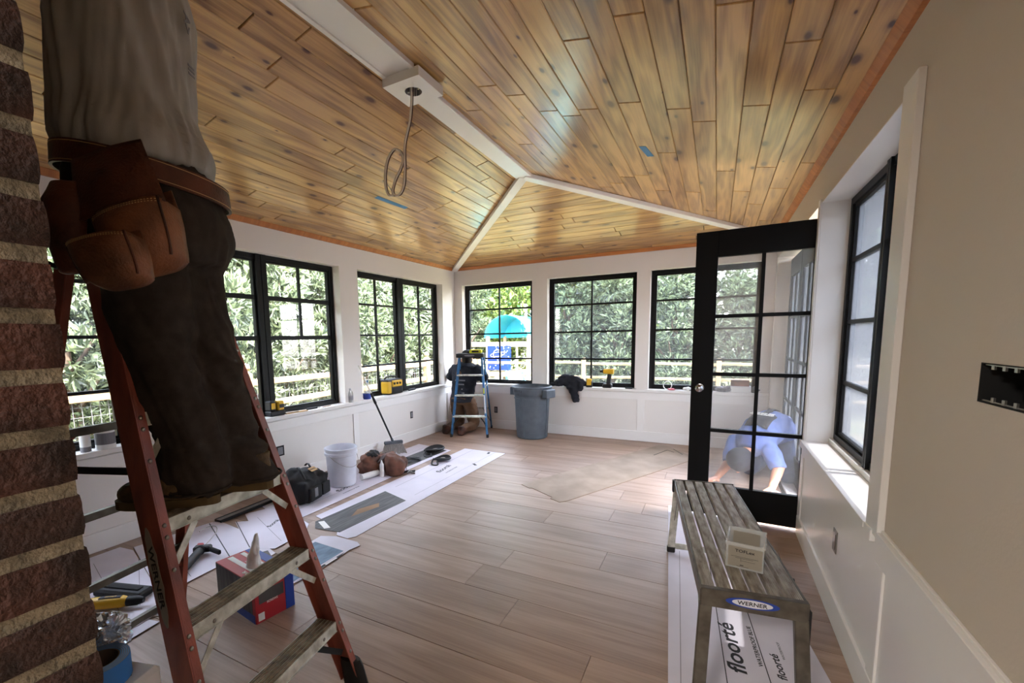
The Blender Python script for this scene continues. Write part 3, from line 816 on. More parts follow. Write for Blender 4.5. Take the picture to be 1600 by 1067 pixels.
def branches(h, spread, seed):
    r = random.Random(seed); mb = MB()
    mb.tube([(0, 0, -.4), (.03, .02, h * .3), (-.05, .04, h * .65), (0, 0, h * .95)], [.10, .08, .05, .02], 8)
    for i in range(7):
        a = r.uniform(0, 2 * PI); z = h * r.uniform(.08, .6); mb.tube([(0, 0, z), (math.cos(a) * spread * .4, math.sin(a) * spread * .4, z + h * .14), (math.cos(a) * spread * .8, math.sin(a) * spread * .8, z + h * .3)], [.04, .03, .012], 6)
    return mb
TRK = {k: branches(h, s, 3) for k, h, s in (('bush', 3.2, .9), ('tree', 4.8, 1.5), ('pine', 4.6, 1.2))}
DEEP = []
def plant(kind, i, x, y, sc, label, group, cat='tree', deep=False):
    t = thing({'bush': 'laurel_shrub', 'tree': 'leafy_tree', 'pine': 'evergreen_tree'}[kind], label, cat, (x, y, -.4), random.Random(i * 7 + len(group)).uniform(0, 6), group)
    k = LEAF[kind]
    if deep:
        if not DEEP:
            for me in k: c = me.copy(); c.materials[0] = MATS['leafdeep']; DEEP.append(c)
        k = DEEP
    o = bpy.data.objects.new('foliage', k[i % len(k)]); COL.objects.link(o); o.parent = t; tag(o, kind='stuff')
    key = kind + '_tr'
    if key not in LEAF: m = TRK[kind].build('trunk', 'bark', t, smooth=True); LEAF[key] = m.data
    else: m = bpy.data.objects.new('trunk', LEAF[key]); COL.objects.link(m); m.parent = t
    t.scale = (sc, sc, sc)
    return t
g1 = 'broad-leaved shrubs along the left side garden'; lb1 = 'tall silver-green broad-leaved shrub beyond the left windows'
k = 0
for row, (xx, n0) in enumerate(((-7.3, 0), (-8.9, .9))):
    yy = -2.2 + n0
    while yy < 13.5:
        plant('bush', k, xx + .4 * math.sin(k * 2.3), yy, 1.0 + .14 * math.sin(k * 1.7) + row * .25, lb1, g1, 'shrub'); k += 1; yy += 1.55
g2 = 'broad-leaved shrubs behind the rear fence'; lb2 = 'silver-green broad-leaved shrub behind the rear rail fence'
for row, (yy, n0) in enumerate(((13.2, 0),)):
    xx = -4.0 + n0
    while xx < 5.5:
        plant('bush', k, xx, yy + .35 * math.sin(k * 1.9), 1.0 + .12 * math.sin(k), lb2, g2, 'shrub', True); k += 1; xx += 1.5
g3 = 'evergreens rising behind the rear shrubs'
for i, xx in enumerate((-3.6, -1.2, 1.2, 3.6, 6.0)):
    plant('pine', k, xx, 15.6 + .5 * math.sin(i * 2), 1.05, 'dark evergreen tree rising behind the rear shrubs', g3); k += 1
g4 = 'bright green trees behind the playset'
for i, (xx, yy) in enumerate(((-9.6, 14.2), (-7.2, 16.0), (-5.2, 15.0), (-11.5, 16.0), (-9, 18.5), (-6.2, 18.6), (-3.0, 18.8))):
    plant('tree', k, xx, yy, 1.0 + .1 * (i % 3), 'bright green leafy tree behind the playset', g4); k += 1
# fences: every post and rail a piece
def fence(name, label, P, Q, n, zt, mesh=False, rw=.085, pw_=.06):
    P = Vector(P); Q = Vector(Q); d = (Q - P); L = d.length; d.normalize(); T = thing(name, label, 'fence', tuple(P))
    st = L / n; r = random.Random(4)
    for i in range(n + 1):
        c = P + d * st * i; m = MB(); m.box((-pw_, -pw_, -.4), (pw_, pw_, zt + .12), Matrix.Translation((c.x, c.y, 0)), .012)
        if mesh: m.lathe([(.062, 0), (.03, .03), (.055, .07), (.045, .12), (.0, .14)], 10, Matrix.Translation((c.x, c.y, zt + .12)))
        m.build('post', 'fence', T, world=True)
    for i in range(n):
        for z in (zt, zt - .32, zt - .66):
            a = P + d * st * i; b2 = P + d * st * (i + 1)
            MB().beam((a.x, a.y, z + r.uniform(-.02, .02)), (b2.x, b2.y, z + r.uniform(-.02, .02)), rw, .04, ch=.008).build('rail', 'fence', T, world=True)
    if mesh:
        mb = MB(); k_ = int(L / .075)
        nrm = Vector((-d.y, d.x, 0)) * .03
        for i in range(k_): c = P + d * (L * i / k_) + nrm; mb.box((c.x - .0025, c.y - .0025, -.38), (c.x + .0025, c.y + .0025, zt + .05))
        for z in [(-.3 + .1 * j) for j in range(int((zt + .35) / .1) + 1)]: mb.beam((P.x + nrm.x, P.y + nrm.y, z), (Q.x + nrm.x, Q.y + nrm.y, z), .004, .004)
        tag(mb.build('wire_mesh', 'inkgrey', T, world=True), kind='stuff')
fence('rail_fence', 'wooden rail fence with wire mesh outside the left windows', (-5.5, -.5, 0), (-5.5, 10.2, 0), 5, .88, True)
fence('rail_fence', 'wooden rail fence crossing the yard behind the end windows', (-5.5, 10.5, 0), (7, 10.5, 0), 9, .78, False, .06, .045)
# playset -----------------------------------------------------------------
T = thing('playset', 'wooden playset with turquoise canopy, blue space panel and slide', 'playset', (-5.1, 12, -.4))
def pw(a, b, w1=.09, w2=.09, nm='post'): MB().beam(a, b, w1, w2, ch=.006).build(nm, 'playwood', T, world=True)
px0, px1, py0, py1 = -5.75, -4.50, 11.55, 12.75
for x_ in (px0, px1):
    for y_ in (py0, py1): pw((x_, y_, -.4), (x_, y_, 1.45))
for x_ in (-5.15, -4.85): pw((x_, py0, -.4), (x_, py0, 1.2), .05, .05, 'baluster')
pw((-7.6, py0, 1.22), (-4.0, py0, 1.22), .14, .05, 'beam'); pw((px0, py0, .36), (px1, py0, .36), .12, .04, 'beam'); pw((px0, py1, .36), (px1, py1, .36), .12, .04, 'beam'); pw((px0, py1, 1.22), (px1, py1, 1.22), .12, .04, 'beam')
pw((-7.6, py0, -.4), (-7.35, py0, 1.22)); pw((-7.1, py0, -.4), (-7.35, py0, 1.22))
for i in range(7): MB().box((px0, py0 + .17 * i, .42), (px1, py0 + .17 * i + .15, .45)).build('deck_board', 'playwood', T, world=True)
mb = MB(); nn = 18; vs = []; fs = []
for j, yy in enumerate((py0 - .15, py1 + .1)):
    for i in range(nn + 1):
        a = PI * i / nn
        for rr_ in (.66, .645): vs.append(((px0 + px1) / 2 - math.cos(a) * rr_, yy, 1.40 + math.sin(a) * rr_ * .95))
M2 = (nn + 1) * 2
for i in range(nn):
    a = i * 2; fs += [(a, a + 2, a + 2 + M2, a + M2), (a + 1, a + 1 + M2, a + 3 + M2, a + 3), (a, a + 1, a + 3, a + 2), (a + M2, a + 2 + M2, a + 3 + M2, a + 1 + M2)]
mb.add(vs, fs).build('canopy', 'canopy', T, world=True, smooth=True, angle=40)
e = MB(); vs = [((px0 + px1) / 2 - math.cos(PI * i / nn) * .64, py1, 1.40 + math.sin(PI * i / nn) * .61) for i in range(nn + 1)]; vs += [(a, b_ + .02, c) for a, b_, c in vs]
e.add(vs, [tuple(range(nn + 1)), tuple(range(nn + 1, 2 * nn + 2))[::-1]]).build('canopy_back', 'canopy', T, world=True)
MB().box((-5.73, py0 - .06, .50), (-5.02, py0 - .03, 1.18)).build('space_panel', 'panelblue', T, world=True)
pn = MB(); r_ = random.Random(2)
pn.tube([(-5.42 + .13 * math.cos(a / 16 * 2 * PI), py0 - .065, .94 + .13 * math.sin(a / 16 * 2 * PI)) for a in range(16)], .009, 6, close=True)
pn.tube([(-5.42 + .22 * math.cos(a / 20 * 2 * PI), py0 - .067, .94 + .07 * math.sin(a / 20 * 2 * PI + .5)) for a in range(20)], .006, 6, close=True)
for i in range(22): pn.box((0, 0, 0), (.022, .006, .022), Matrix.Translation((r_.uniform(-5.70, -5.06), py0 - .066, r_.uniform(.53, 1.15))))
pn.build('planet_and_stars', 'paper', T, world=True)
s = MB(); pts = [(-4.9, 11.5, .43), (-4.75, 11.15, .40), (-4.55, 10.95, .05), (-4.45, 10.85, -.2), (-4.4, 10.78, -.3)]
for i in range(len(pts) - 1):
    for o_, w2, h2 in ((0, .44, .03), (-.23, .04, .14), (.23, .04, .14)):
        a = Vector(pts[i]); b2 = Vector(pts[i + 1]); d = b2 - a; sd = Vector((-d.y, d.x, 0)).normalized(); s.beam(a + sd * o_, b2 + sd * o_, h2, w2)
s.build('slide', 'slide', T, world=True)
# ------------------------------------------------------------- red stepladder
LA = .176
T = thing('stepladder', 'large red fibreglass stepladder the man is standing on', 'ladder', (-1.148, .931, 0), LA)
def hw(z): return .304 - .0863 * z
KF = .2923
def fpt(z, s, dx=0, dy=0): return Vector((-KF * z + dx, s * (hw(z) + dy), z))
def channel(mb, P, Q, out, fwd, depth, fl, t=.004, t2=None):
    """C section: web on the 'out' side, flanges pointing inwards"""
    t2 = t2 or t
    P = Vector(P); Q = Vector(Q); d = (Q - P).normalized(); o = Vector(out); o = (o - d * o.dot(d)).normalized(); f = Vector(fwd); f = (f - d * f.dot(d) - o * f.dot(o)).normalized()
    M = Matrix(((o.x, f.x, d.x, P.x), (o.y, f.y, d.y, P.y), (o.z, f.z, d.z, P.z), (0, 0, 0, 1))); L = (Q - P).length
    mb.box((-t, -depth, 0), (0, 0, L), M, .001); mb.box((-fl, -t2, 0), (-t, 0, L), M); mb.box((-fl, -depth, 0), (-t, -depth + t2, L), M)
    return M
for s in (-1, 1):
    mb = MB(); M = channel(mb, fpt(.06, s, 0, .03), fpt(1.70, s, 0, .03), (0, s, 0), (1, 0, 0), .085, .030, .005)
    R = mb.build('front_rail', 'redfib', T)
    rv = MB()
    for z in [.305, .61, .915, 1.22, 1.525]:
        for dz in (-.012, -.045, -.135) if z > .2 else ():
            h = (z + dz - .06) / (Vector(fpt(1.70, s)) - Vector(fpt(.06, s))).normalized().z
            MB().ball((-.014, .001, h), (.0068, .0040, .0068), 8, M).build('rivet', 'steel', R, smooth=True)
    # foot
    f0 = fpt(.0, s, 0, .03)
    MB().loft([(f0.x - .035, f0.y - s * .014, 0.0, .058, .030, 0), (f0.x - .038, f0.y - s * .014, .02, .056, .028, 0), (f0.x - .055, f0.y - s * .014, .10, .052, .024, 0), (f0.x - .062, f0.y - s * .014, .125, .046, .022, 0)], 12).build('foot', 'rubber', T, smooth=True, angle=50)
for i, z in enumerate([.305, .61, .915, 1.22, 1.525]):
    w_ = hw(z); x = -KF * z
    st = MB(); st.box((x - .085, -w_, z - .004), (x - .002, w_, z)); st.box((x - .004, -w_, z - .040), (x, w_, z + .001)); st.box((x - .087, -w_, z - .030), (x - .084, w_, z)); st.box((x - .004, -w_, z - .040), (x + .003, w_, z - .037))
    ST = st.build('step', 'aluw', T); ST['label'] = 'worn aluminium step'
    g = MB()
    for j in range(5): g.box((x - .082 + j * .0162, -w_ + .002, z), (x - .071 + j * .0162, w_ - .002, z + .0022))
    g.build('tread', 'tread', ST)
    for s in (-1, 1):
        MB().ball((x + .001, s * w_ * .72, z - .022), (.003, .007, .007), 8).build('bolt', 'steel', ST, smooth=True)
        if i < 4: MB().beam((x - .004, s * w_ * .62 if i else s * w_ * .6, z - .038), (x + .018, s * (w_ + .004), z - .13), .003, .022, (1, 0, 0)).build('brace', 'rubber' if i == 0 else 'aluw', T)
# rear section
def rpt(z, s): return Vector((-1.07 + (1.07 - .62) * z / 1.72, s * (.335 - .066 * z), z))
for s in (-1, 1):
    mb = MB(); channel(mb, rpt(.04, s), rpt(1.70, s), (0, s, 0), (-1, 0, 0), .055, .024); mb.build('rear_rail', 'redfib', T)
    p = rpt(0, s); MB().loft([(p.x, p.y - s * .01, 0, .042, .026, 0), (p.x + .01, p.y - s * .01, .10, .036, .022, 0)], 10).build('foot', 'rubber', T, smooth=True, angle=50)
    MB().beam(fpt(1.05, s, -.07, .02), rpt(1.03, s) + Vector((0, -s * .01, 0)), .022, .005).build('spreader', 'rubber', T)
for z in (.23, .50, .80, 1.13):
    a = rpt(z, -1); b = rpt(z, 1); MB().box((a.x + .002, a.y + .004, z - .014), (a.x + .022, b.y - .004, z + .014)).build('rear_bar', 'benchside', T)
    for s in (-1, 1): MB().beam((a.x + .012, s * (abs(a.y) - .11), z), (a.x + .022, s * (abs(a.y) + .004), z - .10), .004, .018, (1, 0, 0)).build('brace', 'redfib', T)
tc_ = MB().box((-.64, -.17, 1.695), (-.50, .17, 1.75), None, .012); tc_.build('top_cap', 'rubber', T)
# worn oval label on the left rail
M0 = frame((0, 0, 0), (1, 0, 0), (0, 1, 0))
P0 = fpt(.62, -1, -.048, .0355); P1 = fpt(.90, -1, -.048, .0355)
d = (P1 - P0).normalized(); xx = Vector((1, 0, 0)); Ml = frame((P0 + P1) / 2, -d, Vector((1, 0, 0)))
WM = wmat(T) @ Ml
el = MB(); poly = [(.145 * math.cos(a / 28 * 2 * PI), .019 * math.sin(a / 28 * 2 * PI) * (1 + .15 * math.sin(a * 2.3))) for a in range(28)]
el.prism(poly, 0, .0008, Ml).build('oval_label', 'labelgrey', T)
text('WERNER', .026, 'ink', T, WM @ Matrix.Translation((-.0, 0, .0012)), sx=1.7)

# ------------------------------------------------------------- man on the ladder
def man_fold(p):
    return 1.0
FD = Vector((-.85, -.53, 0)).normalized(); LF = Vector((FD.y * -1, FD.x, 0)); LF = Vector((-FD.y, FD.x, 0))   # facing, his left
if LF.y > 0: LF = -LF
fr_ = math.atan2(FD.y, FD.x)
T = thing('person', 'person on the red ladder in grey T-shirt, dark work trousers and a leather tool belt', 'person', (-1.46, .86, .918))
tr = MB()
near = [(-1.485, .707, 1.684, .120), (-1.472, .715, 1.602, .122), (-1.480, .724, 1.529, .120), (-1.498, .732, 1.405, .110), (-1.479, .750, 1.296, .107), (-1.468, .769, 1.214, .104), (-1.448, .787, 1.109, .094), (-1.446, .784, 1.042, .106), (-1.440, .783, .985, .104), (-1.434, .780, .950, .104)]
far = [(-1.516, .831, 1.706, .125), (-1.508, .842, 1.616, .120), (-1.500, .850, 1.495, .116), (-1.485, .872, 1.378, .110), (-1.470, .893, 1.238, .104), (-1.465, .909, 1.148, .100), (-1.448, .926, 1.056, .106), (-1.424, .944, .985, .108), (-1.412, .950, .950, .108)]
tr.loft([(x, y, z, r * 1.0, r * .82, fr_) for x, y, z, r in near], 20)
tr.loft([(x, y, z, r * 1.0, r * .82, fr_) for x, y, z, r in far], 20)
pel = [(-1.535, .757, 1.960, .168, .150), (-1.530, .764, 1.90, .190, .172), (-1.520, .768, 1.85, .200, .182), (-1.508, .780, 1.79, .205, .188), (-1.505, .790, 1.72, .196, .180), (-1.502, .785, 1.655, .165, .165)]
tr.loft([(x, y, z, a, b, fr_) for x, y, z, a, b in pel], 24)
def trf(p):
    z = p.z; k = .45
    if z < 1.12: k = 1.5
    elif 1.25 < z < 1.5: k = 1.0
    elif z > 1.62: k = .8
    n = 1 - abs(noise.noise(Vector((p.x * 5, p.y * 5, z * (16 if z < 1.15 else 9) + (p.x + p.y) * 5)))) * 2
    n2 = noise.noise(Vector((p.x * 14, p.y * 14, z * 12)))
    n3 = 1 - abs(noise.noise(Vector((math.atan2(p.y - .8, p.x + 1.46) * 3 + z * 7, z * 3, 5)))) * 2
    return .0125 * k * (n - .6) + .006 * (n3 - .5) + .003 * n2
m = remeshed(tr, .009, 5, trf)
m.build('trousers', 'trousers', T, world=True, smooth=True)
# seams and hem
for x, y, z, r in (near[-1], far[-1]):
    pts = [(x + math.cos(a / 20 * 2 * PI) * r * 1.0 * math.cos(fr_) - math.sin(a / 20 * 2 * PI) * r * .82 * math.sin(fr_), y + math.cos(a / 20 * 2 * PI) * r * math.sin(fr_) + math.sin(a / 20 * 2 * PI) * r * .82 * math.cos(fr_), z + .012) for a in range(20)]
    MB().tube(pts, .004, 6, close=True).build('hem', 'trousers', T, world=True, smooth=True)
# boots
def boot(x, y, z, ang, sc=1.0):
    b = MB(); c, s = math.cos(ang), math.sin(ang)
    def R(u, v, h, ru, rv): return (x + c * u - s * v, y + s * u + c * v, z + h, ru, rv, ang)
    b.loft([R(.10, 0, .026, .148, .050), R(.10, 0, .05, .150, .053), R(.085, 0, .075, .135, .053), R(.045, 0, .10, .095, .050), R(.015, 0, .125, .062, .046)], 20)
    b.ball((x + c * .185, y + s * .185, z + .045), (.062, .050, .036), 14, rot=Euler((0, 0, ang)))
    mm = remeshed(b, .007, 3, folds(.003, 20, 20, 30))
    sole = MB(); poly = []
    for k in range(28):
        a = k / 28 * 2 * PI; u = math.cos(a); v = math.sin(a); wd = .050 if u > 0 else .042
        poly.append((.10 + .152 * abs(u) ** .8 * (1 if u > 0 else -1), wd * abs(v) ** .75 * (1 if v > 0 else -1) * (1 + .10 * u)))
    Mx = Matrix.Translation((x, y, z)) @ Matrix.Rotation(ang, 4, 'Z')
    sole.prism(poly, 0.0, .026, Mx); sole.prism([(a * 1.0, b2 * 1.05) for a, b2 in poly], .018, .027, Mx)
    sole.build('sole', 'sole', B_ := mm.build('boot', 'boot', T, world=True, smooth=True), world=True)
    lc = MB()
    for k in range(4): lc.tube([Mx @ Vector((.115 - .022 * k, -.03, .085 + .022 * k)), Mx @ Vector((.128 - .022 * k, 0, .098 + .021 * k)), Mx @ Vector((.115 - .022 * k, .03, .085 + .022 * k))], .0025, 6)
    lc.build('laces', 'thread', B_, world=True)
fa = fr_
boot(-1.402, .782, .918, fa + .04); boot(-1.372, .955, .918, fa - .03)
# shirt, one body with raised arms (the upper part is above the frame)
sh = MB()
tor = [(-1.520, .762, 1.925, .178, .176), (-1.528, .760, 1.97, .184, .176), (-1.548, .752, 2.031, .180, .172), (-1.564, .753, 2.098, .178, .172), (-1.577, .766, 2.249, .182, .180), (-1.590, .785, 2.40, .182, .190), (-1.597, .795, 2.50, .160, .185), (-1.60, .80, 2.555, .09, .12), (-1.605, .80, 2.575, .06, .065)]
sh.loft([(x, y, z, a, b, fr_) for x, y, z, a, b in tor], 28)
shl = Vector((-1.595, .795, 2.46))
def arm(side, up):
    S0 = shl + LF * side * .155; E_ = S0 + FD * .26 + LF * side * .06 + Vector((0, 0, .03 + up)); 
    return S0, E_
for side, up in ((1, 0.02), (-1, .10)):
    S0, E_ = arm(side, up); ax = (E_ - S0).normalized()
    sh.loft([(p.x, p.y, p.z, r, r, fr_ + .3, ax.x, ax.y, ax.z) for p, r in ((S0 - ax * .04, .075), (S0 + ax * .08, .082), (S0 + ax * .18, .078), (E_ - ax * .02, .074))], 16)
def shf(p):
    an = math.atan2(p.y - .765, p.x + 1.57); t = p.z - 1.95
    k = 1 - abs(noise.noise(Vector((an * 2.6 + t * 2.2, t * 1.1, 3.0)))) * 2.4
    k2 = 1 - abs(noise.noise(Vector((an * 5.5 - t * 3.0, t * 2.0, 9.0)))) * 2.4
    h = max(0, 1 - abs(p.z - 2.0) / .10)
    return .013 * (k - .5) + .006 * (k2 - .5) * (.5 + h) + .012 * h
m = remeshed(sh, .010, 4, shf)
m.build('t_shirt', 'shirt', T, world=True, smooth=True)
# skin: neck, head, forearms, hands
bd = MB()
hd = Vector((-1.62, .79, 2.70)) 
bd.loft([(-1.605, .80, 2.54, .058, .058, fr_), (-1.612, .795, 2.60, .055, .055, fr_), (hd.x, hd.y, 2.64, .07, .062, fr_)], 14)
bd.ball(hd, (.098, .078, .115), 20, rot=Euler((0, -.5, fr_)))
bd.ball(hd + FD * .095 + Vector((0, 0, .02)), (.02, .014, .022), 8); bd.ball(hd + FD * .07 + Vector((0, 0, -.07)), (.04, .035, .03), 10)
hands = []
for side, up in ((1, .02), (-1, .10)):
    S0, E_ = arm(side, up); W_ = E_ + FD * .04 - LF * side * .05 + Vector((0, 0, .22)); ax = (W_ - E_).normalized()
    bd.loft([(p.x, p.y, p.z, r, r * .92, fr_, a.x, a.y, a.z) for p, r, a in ((E_ - (E_ - S0).normalized() * .10, .048, (E_ - S0).normalized()), (E_, .046, ((E_ - S0).normalized() + ax).normalized()), (E_ + ax * .07, .044, ax), (W_, .028, ax))], 14)
    hf = frame(W_, LF * side, ax); hands.append((W_, ax, hf))
    bd.loft([(p.x, p.y, p.z, a_, b_, fr_ + PI / 2, ax.x, ax.y, ax.z) for p, a_, b_ in ((W_ - ax * .02, .028, .024), (W_ + ax * .03, .038, .018), (W_ + ax * .075, .042, .015))], 14)
    for k in range(4):
        ln = (.065, .078, .072, .055)[k]; off = (k - 1.5) * .020
        b0 = W_ + ax * .065 + Vector((-FD.y, FD.x, 0)) * off
        bd.tube([b0, b0 + ax * ln * .45 + FD * .006, b0 + ax * ln * .8 + FD * .022, b0 + ax * ln + FD * .035], [.0095, .009, .008, .006], 8)
    t0 = W_ + ax * .02 + Vector((-FD.y, FD.x, 0)) * .025 * side; bd.tube([t0, t0 + ax * .03 + Vector((-FD.y, FD.x, 0)) * .03 * side + FD * .01, t0 + ax * .06 + Vector((-FD.y, FD.x, 0)) * .035 * side + FD * .02], [.012, .010, .008], 8)
m = remeshed(bd, .005, 2); m.build('body', 'skin', T, world=True, smooth=True)
hm = MB(); hm.ball(hd + Vector((0, 0, .022)) - FD * .014, (.103, .084, .108), 18, rot=Euler((0, -.45, fr_))); hm = remeshed(hm, .008, 1, folds(.004, 50, 50, 50))
hm.v = [((Vector(p) - (max(0, (Vector(p) - hd).dot(FD) - .045)) * FD)[:]) for p in hm.v]; hm.build('hair', 'hair', T, world=True, smooth=True)
for s in (-1, 1): MB().ball(hd + FD * .088 + LF * s * .03 + Vector((0, 0, .028)), .011, 8).build('eye', 'paper', T, world=True, smooth=True)
# small print on the back of the shirt
cb_ = Vector((-1.59, .79, 2.36)) - FD * .178; 
for i, (sx_, tt) in enumerate(((0, 'A>'), (-.05, 'III'))):
    c = cb_ + Vector((0, 0, .0 - .13 * i)) + LF * .03
    text(tt, .045, 'inkgrey', T, frame(c - FD * .014, Vector((0, 0, -1)), -LF), .0006, 'shirt_print')
# tool belt
belt = MB(); pts = []
for k in range(40):
    a = k / 40 * 2 * PI; ax_, ay_ = math.cos(a) * .214, math.sin(a) * .198
    c, s = math.cos(fr_), math.sin(fr_); tilt = 1.875 - .035 * math.cos(a - PI) * -1
    P = Vector((-1.518 + c * ax_ - s * ay_, .768 + s * ax_ + c * ay_, 0)); pts.append((P, a))
vs = []; fs = []
for P, a in pts:
    n = (P - Vector((-1.518, .768, 0))).normalized()
    zt_ = 1.905 - .045 * (-math.cos(a)); 
    for (dz, dn) in ((.030, .0), (.030, .006), (-.030, .010), (-.030, .002)): vs.append(Vector((P.x, P.y, zt_ + dz)) + n * dn)
n_ = len(pts)
for i in range(n_):
    j = (i + 1) % n_
    for k in range(4): fs.append((i * 4 + k, i * 4 + (k + 1) % 4, j * 4 + (k + 1) % 4, j * 4 + k))
belt.add(vs, fs)
TB = thing('tool_belt', 'brown leather tool belt with two stitched pouches at the man\'s hip', 'tool belt', (-1.518, .768, 1.80))
belt.build('belt_strap', 'leatherd', TB, world=True, smooth=True, angle=40)
stc = MB()
for dz in (.024, -.024):
    stc.tube([Vector((P.x, P.y, 1.905 + .045 * math.cos(a) + dz)) + (P - Vector((-1.518, .768, 0))).normalized() * (.0065 if dz > 0 else .0095) for P, a in pts], .0011, 4, close=True)
tag(stc.build('stitching', 'thread', bpy.data.objects['belt_strap'], world=True), kind='stuff')
def pouch(name, TL, TR, BR, BL, depth, m_, bulge=.03, lip=.02):
    """open leather pocket; corners of its front face seen from outside, depth towards the body"""
    TL, TR, BR, BL = map(Vector, (TL, TR, BR, BL)); nrm = (TR - TL).cross(TL - BL).normalized()
    if nrm.dot(Vector((1.1, -.7, 0))) < 0: nrm = -nrm
    nu, nv = 21, 11; vs = []; fs = []
    for j in range(nv):
        v = j / (nv - 1)
        for i in range(nu):
            u = i / (nu - 1)
            uu = min(1, max(0, (u - .18) / .64)); back = max(0, (.18 - u) / .18, (u - .82) / .18)
            uq = .5 + (uu - .5) * (1 - .10 * v * v * v); vq = v - .10 * abs(2 * uu - 1) ** 4 * v ** 4
            P = TL.lerp(TR, uq).lerp(BL.lerp(BR, uq), vq)
            e = 4 * uu * (1 - uu)
            rnd = (1 - (max(0, v - .82) / .18) ** 2 * .8)
            P = P + nrm * (bulge * e ** .6 * math.sin(PI * min(1, v * .75 + .22)) * rnd) - nrm * depth * (back * (1 - .25 * v)) - nrm * depth * .55 * (1 - back) * (max(0, v - .86) / .14) ** 2
            P += nrm * .004 * noise.noise(P * 20)
            vs.append(P)
    for j in range(nv - 1):
        for i in range(nu - 1): a = j * nu + i; fs.append((a, a + 1, a + nu + 1, a + nu))
    b0 = len(vs)
    # back panel, rising a little above the mouth
    for j in range(nv):
        v = j / (nv - 1)
        for i in range(nu):
            u = i / (nu - 1); uq = .5 + (u - .5) * (1 - .10 * v * v * v); vq = v - .10 * abs(2 * u - 1) ** 4 * v ** 4; P = TL.lerp(TR, uq).lerp(BL.lerp(BR, uq), vq) - nrm * depth * (1 - .25 * v)
            if j == 0: P += (TL - BL).normalized() * lip
            vs.append(P)
    for j in range(nv - 1):
        for i in range(nu - 1): a = b0 + j * nu + i; fs.append((a, a + nu, a + nu + 1, a + 1))
    for i in range(nu - 1): a = (nv - 1) * nu + i; fs.append((a, a + 1, b0 + a + 1, b0 + a))
    me = bpy.data.meshes.new(name); I = wmat(TB).inverted(); me.from_pydata([tuple(I @ v) for v in vs], [], fs); me.materials.append(MATS[m_])
    me.polygons.foreach_set('use_smooth', [True] * len(me.polygons))
    o = bpy.data.objects.new(name, me); COL.objects.link(o); o.parent = TB
    sd = o.modifiers.new('s', 'SOLIDIFY'); sd.thickness = .0035; sd.offset = 0
    # piping along the edges
    ed = MB(); mid = lambda u, v: TL.lerp(TR, u).lerp(BL.lerp(BR, u), v)
    
    for q_ in (0, 1): MB().tube([mid(.5 + (q_ - .5) * (1 - .10 * (v / 8) ** 3), v / 8 - .10 * (v / 8) ** 4) + nrm * .004 for v in range(9)], .0032, 6).build('piping', 'leatherd', o, world=True, smooth=True)
    stt = MB(); k = 26
    for i in range(k):
        for v in (.05, .085):
            u0, u1 = i / k + .006, (i + .62) / k
            uu0, uu1 = .0 + u0, u1
            def S(u): 
                e = 4 * u * (1 - u); return mid(u, v) + nrm * (bulge * max(e, 0) ** .6 * math.sin(PI * min(1, v * .75 + .22)) + .003)
            stt.tube([S(uu0), S(uu1)], .0009, 4)
    tag(stt.build('stitching', 'thread', o, world=True), kind='stuff')
    return o
nv_ = Vector((.80, -.60, 0))
pouch('large_pocket', (-1.372, .560, 1.735), (-1.222, .640, 1.782), (-1.200, .660, 1.628), (-1.30, .565, 1.59), .075, 'leather', .032, .06)
pouch('small_pocket', (-1.330, .486, 1.655), (-1.193, .546, 1.678), (-1.172, .566, 1.572), (-1.262, .492, 1.548), .055, 'leather', .026, .03)
# upper saddle of the pouch and side loop
fl_ = MB(); vs = []; fs = []
TLf, TRf, BRf, BLf = Vector((-1.452, .565, 1.885)), Vector((-1.290, .650, 1.930)), Vector((-1.225, .660, 1.775)), Vector((-1.400, .545, 1.725))
nu = 13
for j in range(nu):
    for i in range(nu):
        u, v = i / (nu - 1), j / (nu - 1); P = TLf.lerp(TRf, u).lerp(BLf.lerp(BRf, u), v); P += Vector((.55, -.83, 0)) * (.030 * 4 * u * (1 - u) * math.sin(PI * (v * .7 + .1))); P += Vector((.55, -.83, 0)) * .005 * noise.noise(P * 14); vs.append(P)
for j in range(nu - 1):
    for i in range(nu - 1): a = j * nu + i; fs.append((a, a + 1, a + nu + 1, a + nu))
o = fl_.add(vs, fs).build('belt_saddle', 'leatherd', TB, world=True, smooth=True); sd = o.modifiers.new('s', 'SOLIDIFY'); sd.thickness = .006
lp = MB(); lp.loft([(-1.43, .53, 1.60, .03, .022, fr_), (-1.435, .525, 1.68, .045, .03, fr_), (-1.44, .53, 1.77, .05, .035, fr_), (-1.45, .55, 1.83, .04, .03, fr_)], 14); lp = remeshed(lp, .007, 3, folds(.004, 12, 12, 12)); lp.build('side_holster', 'leatherd', TB, world=True, smooth=True)
MB().tube(smooth_path([(-1.47, .555, 1.70), (-1.50, .50, 1.70), (-1.52, .49, 1.65), (-1.49, .52, 1.62)]), .006, 8).build('hammer_loop', 'rubber', TB, world=True, smooth=True)

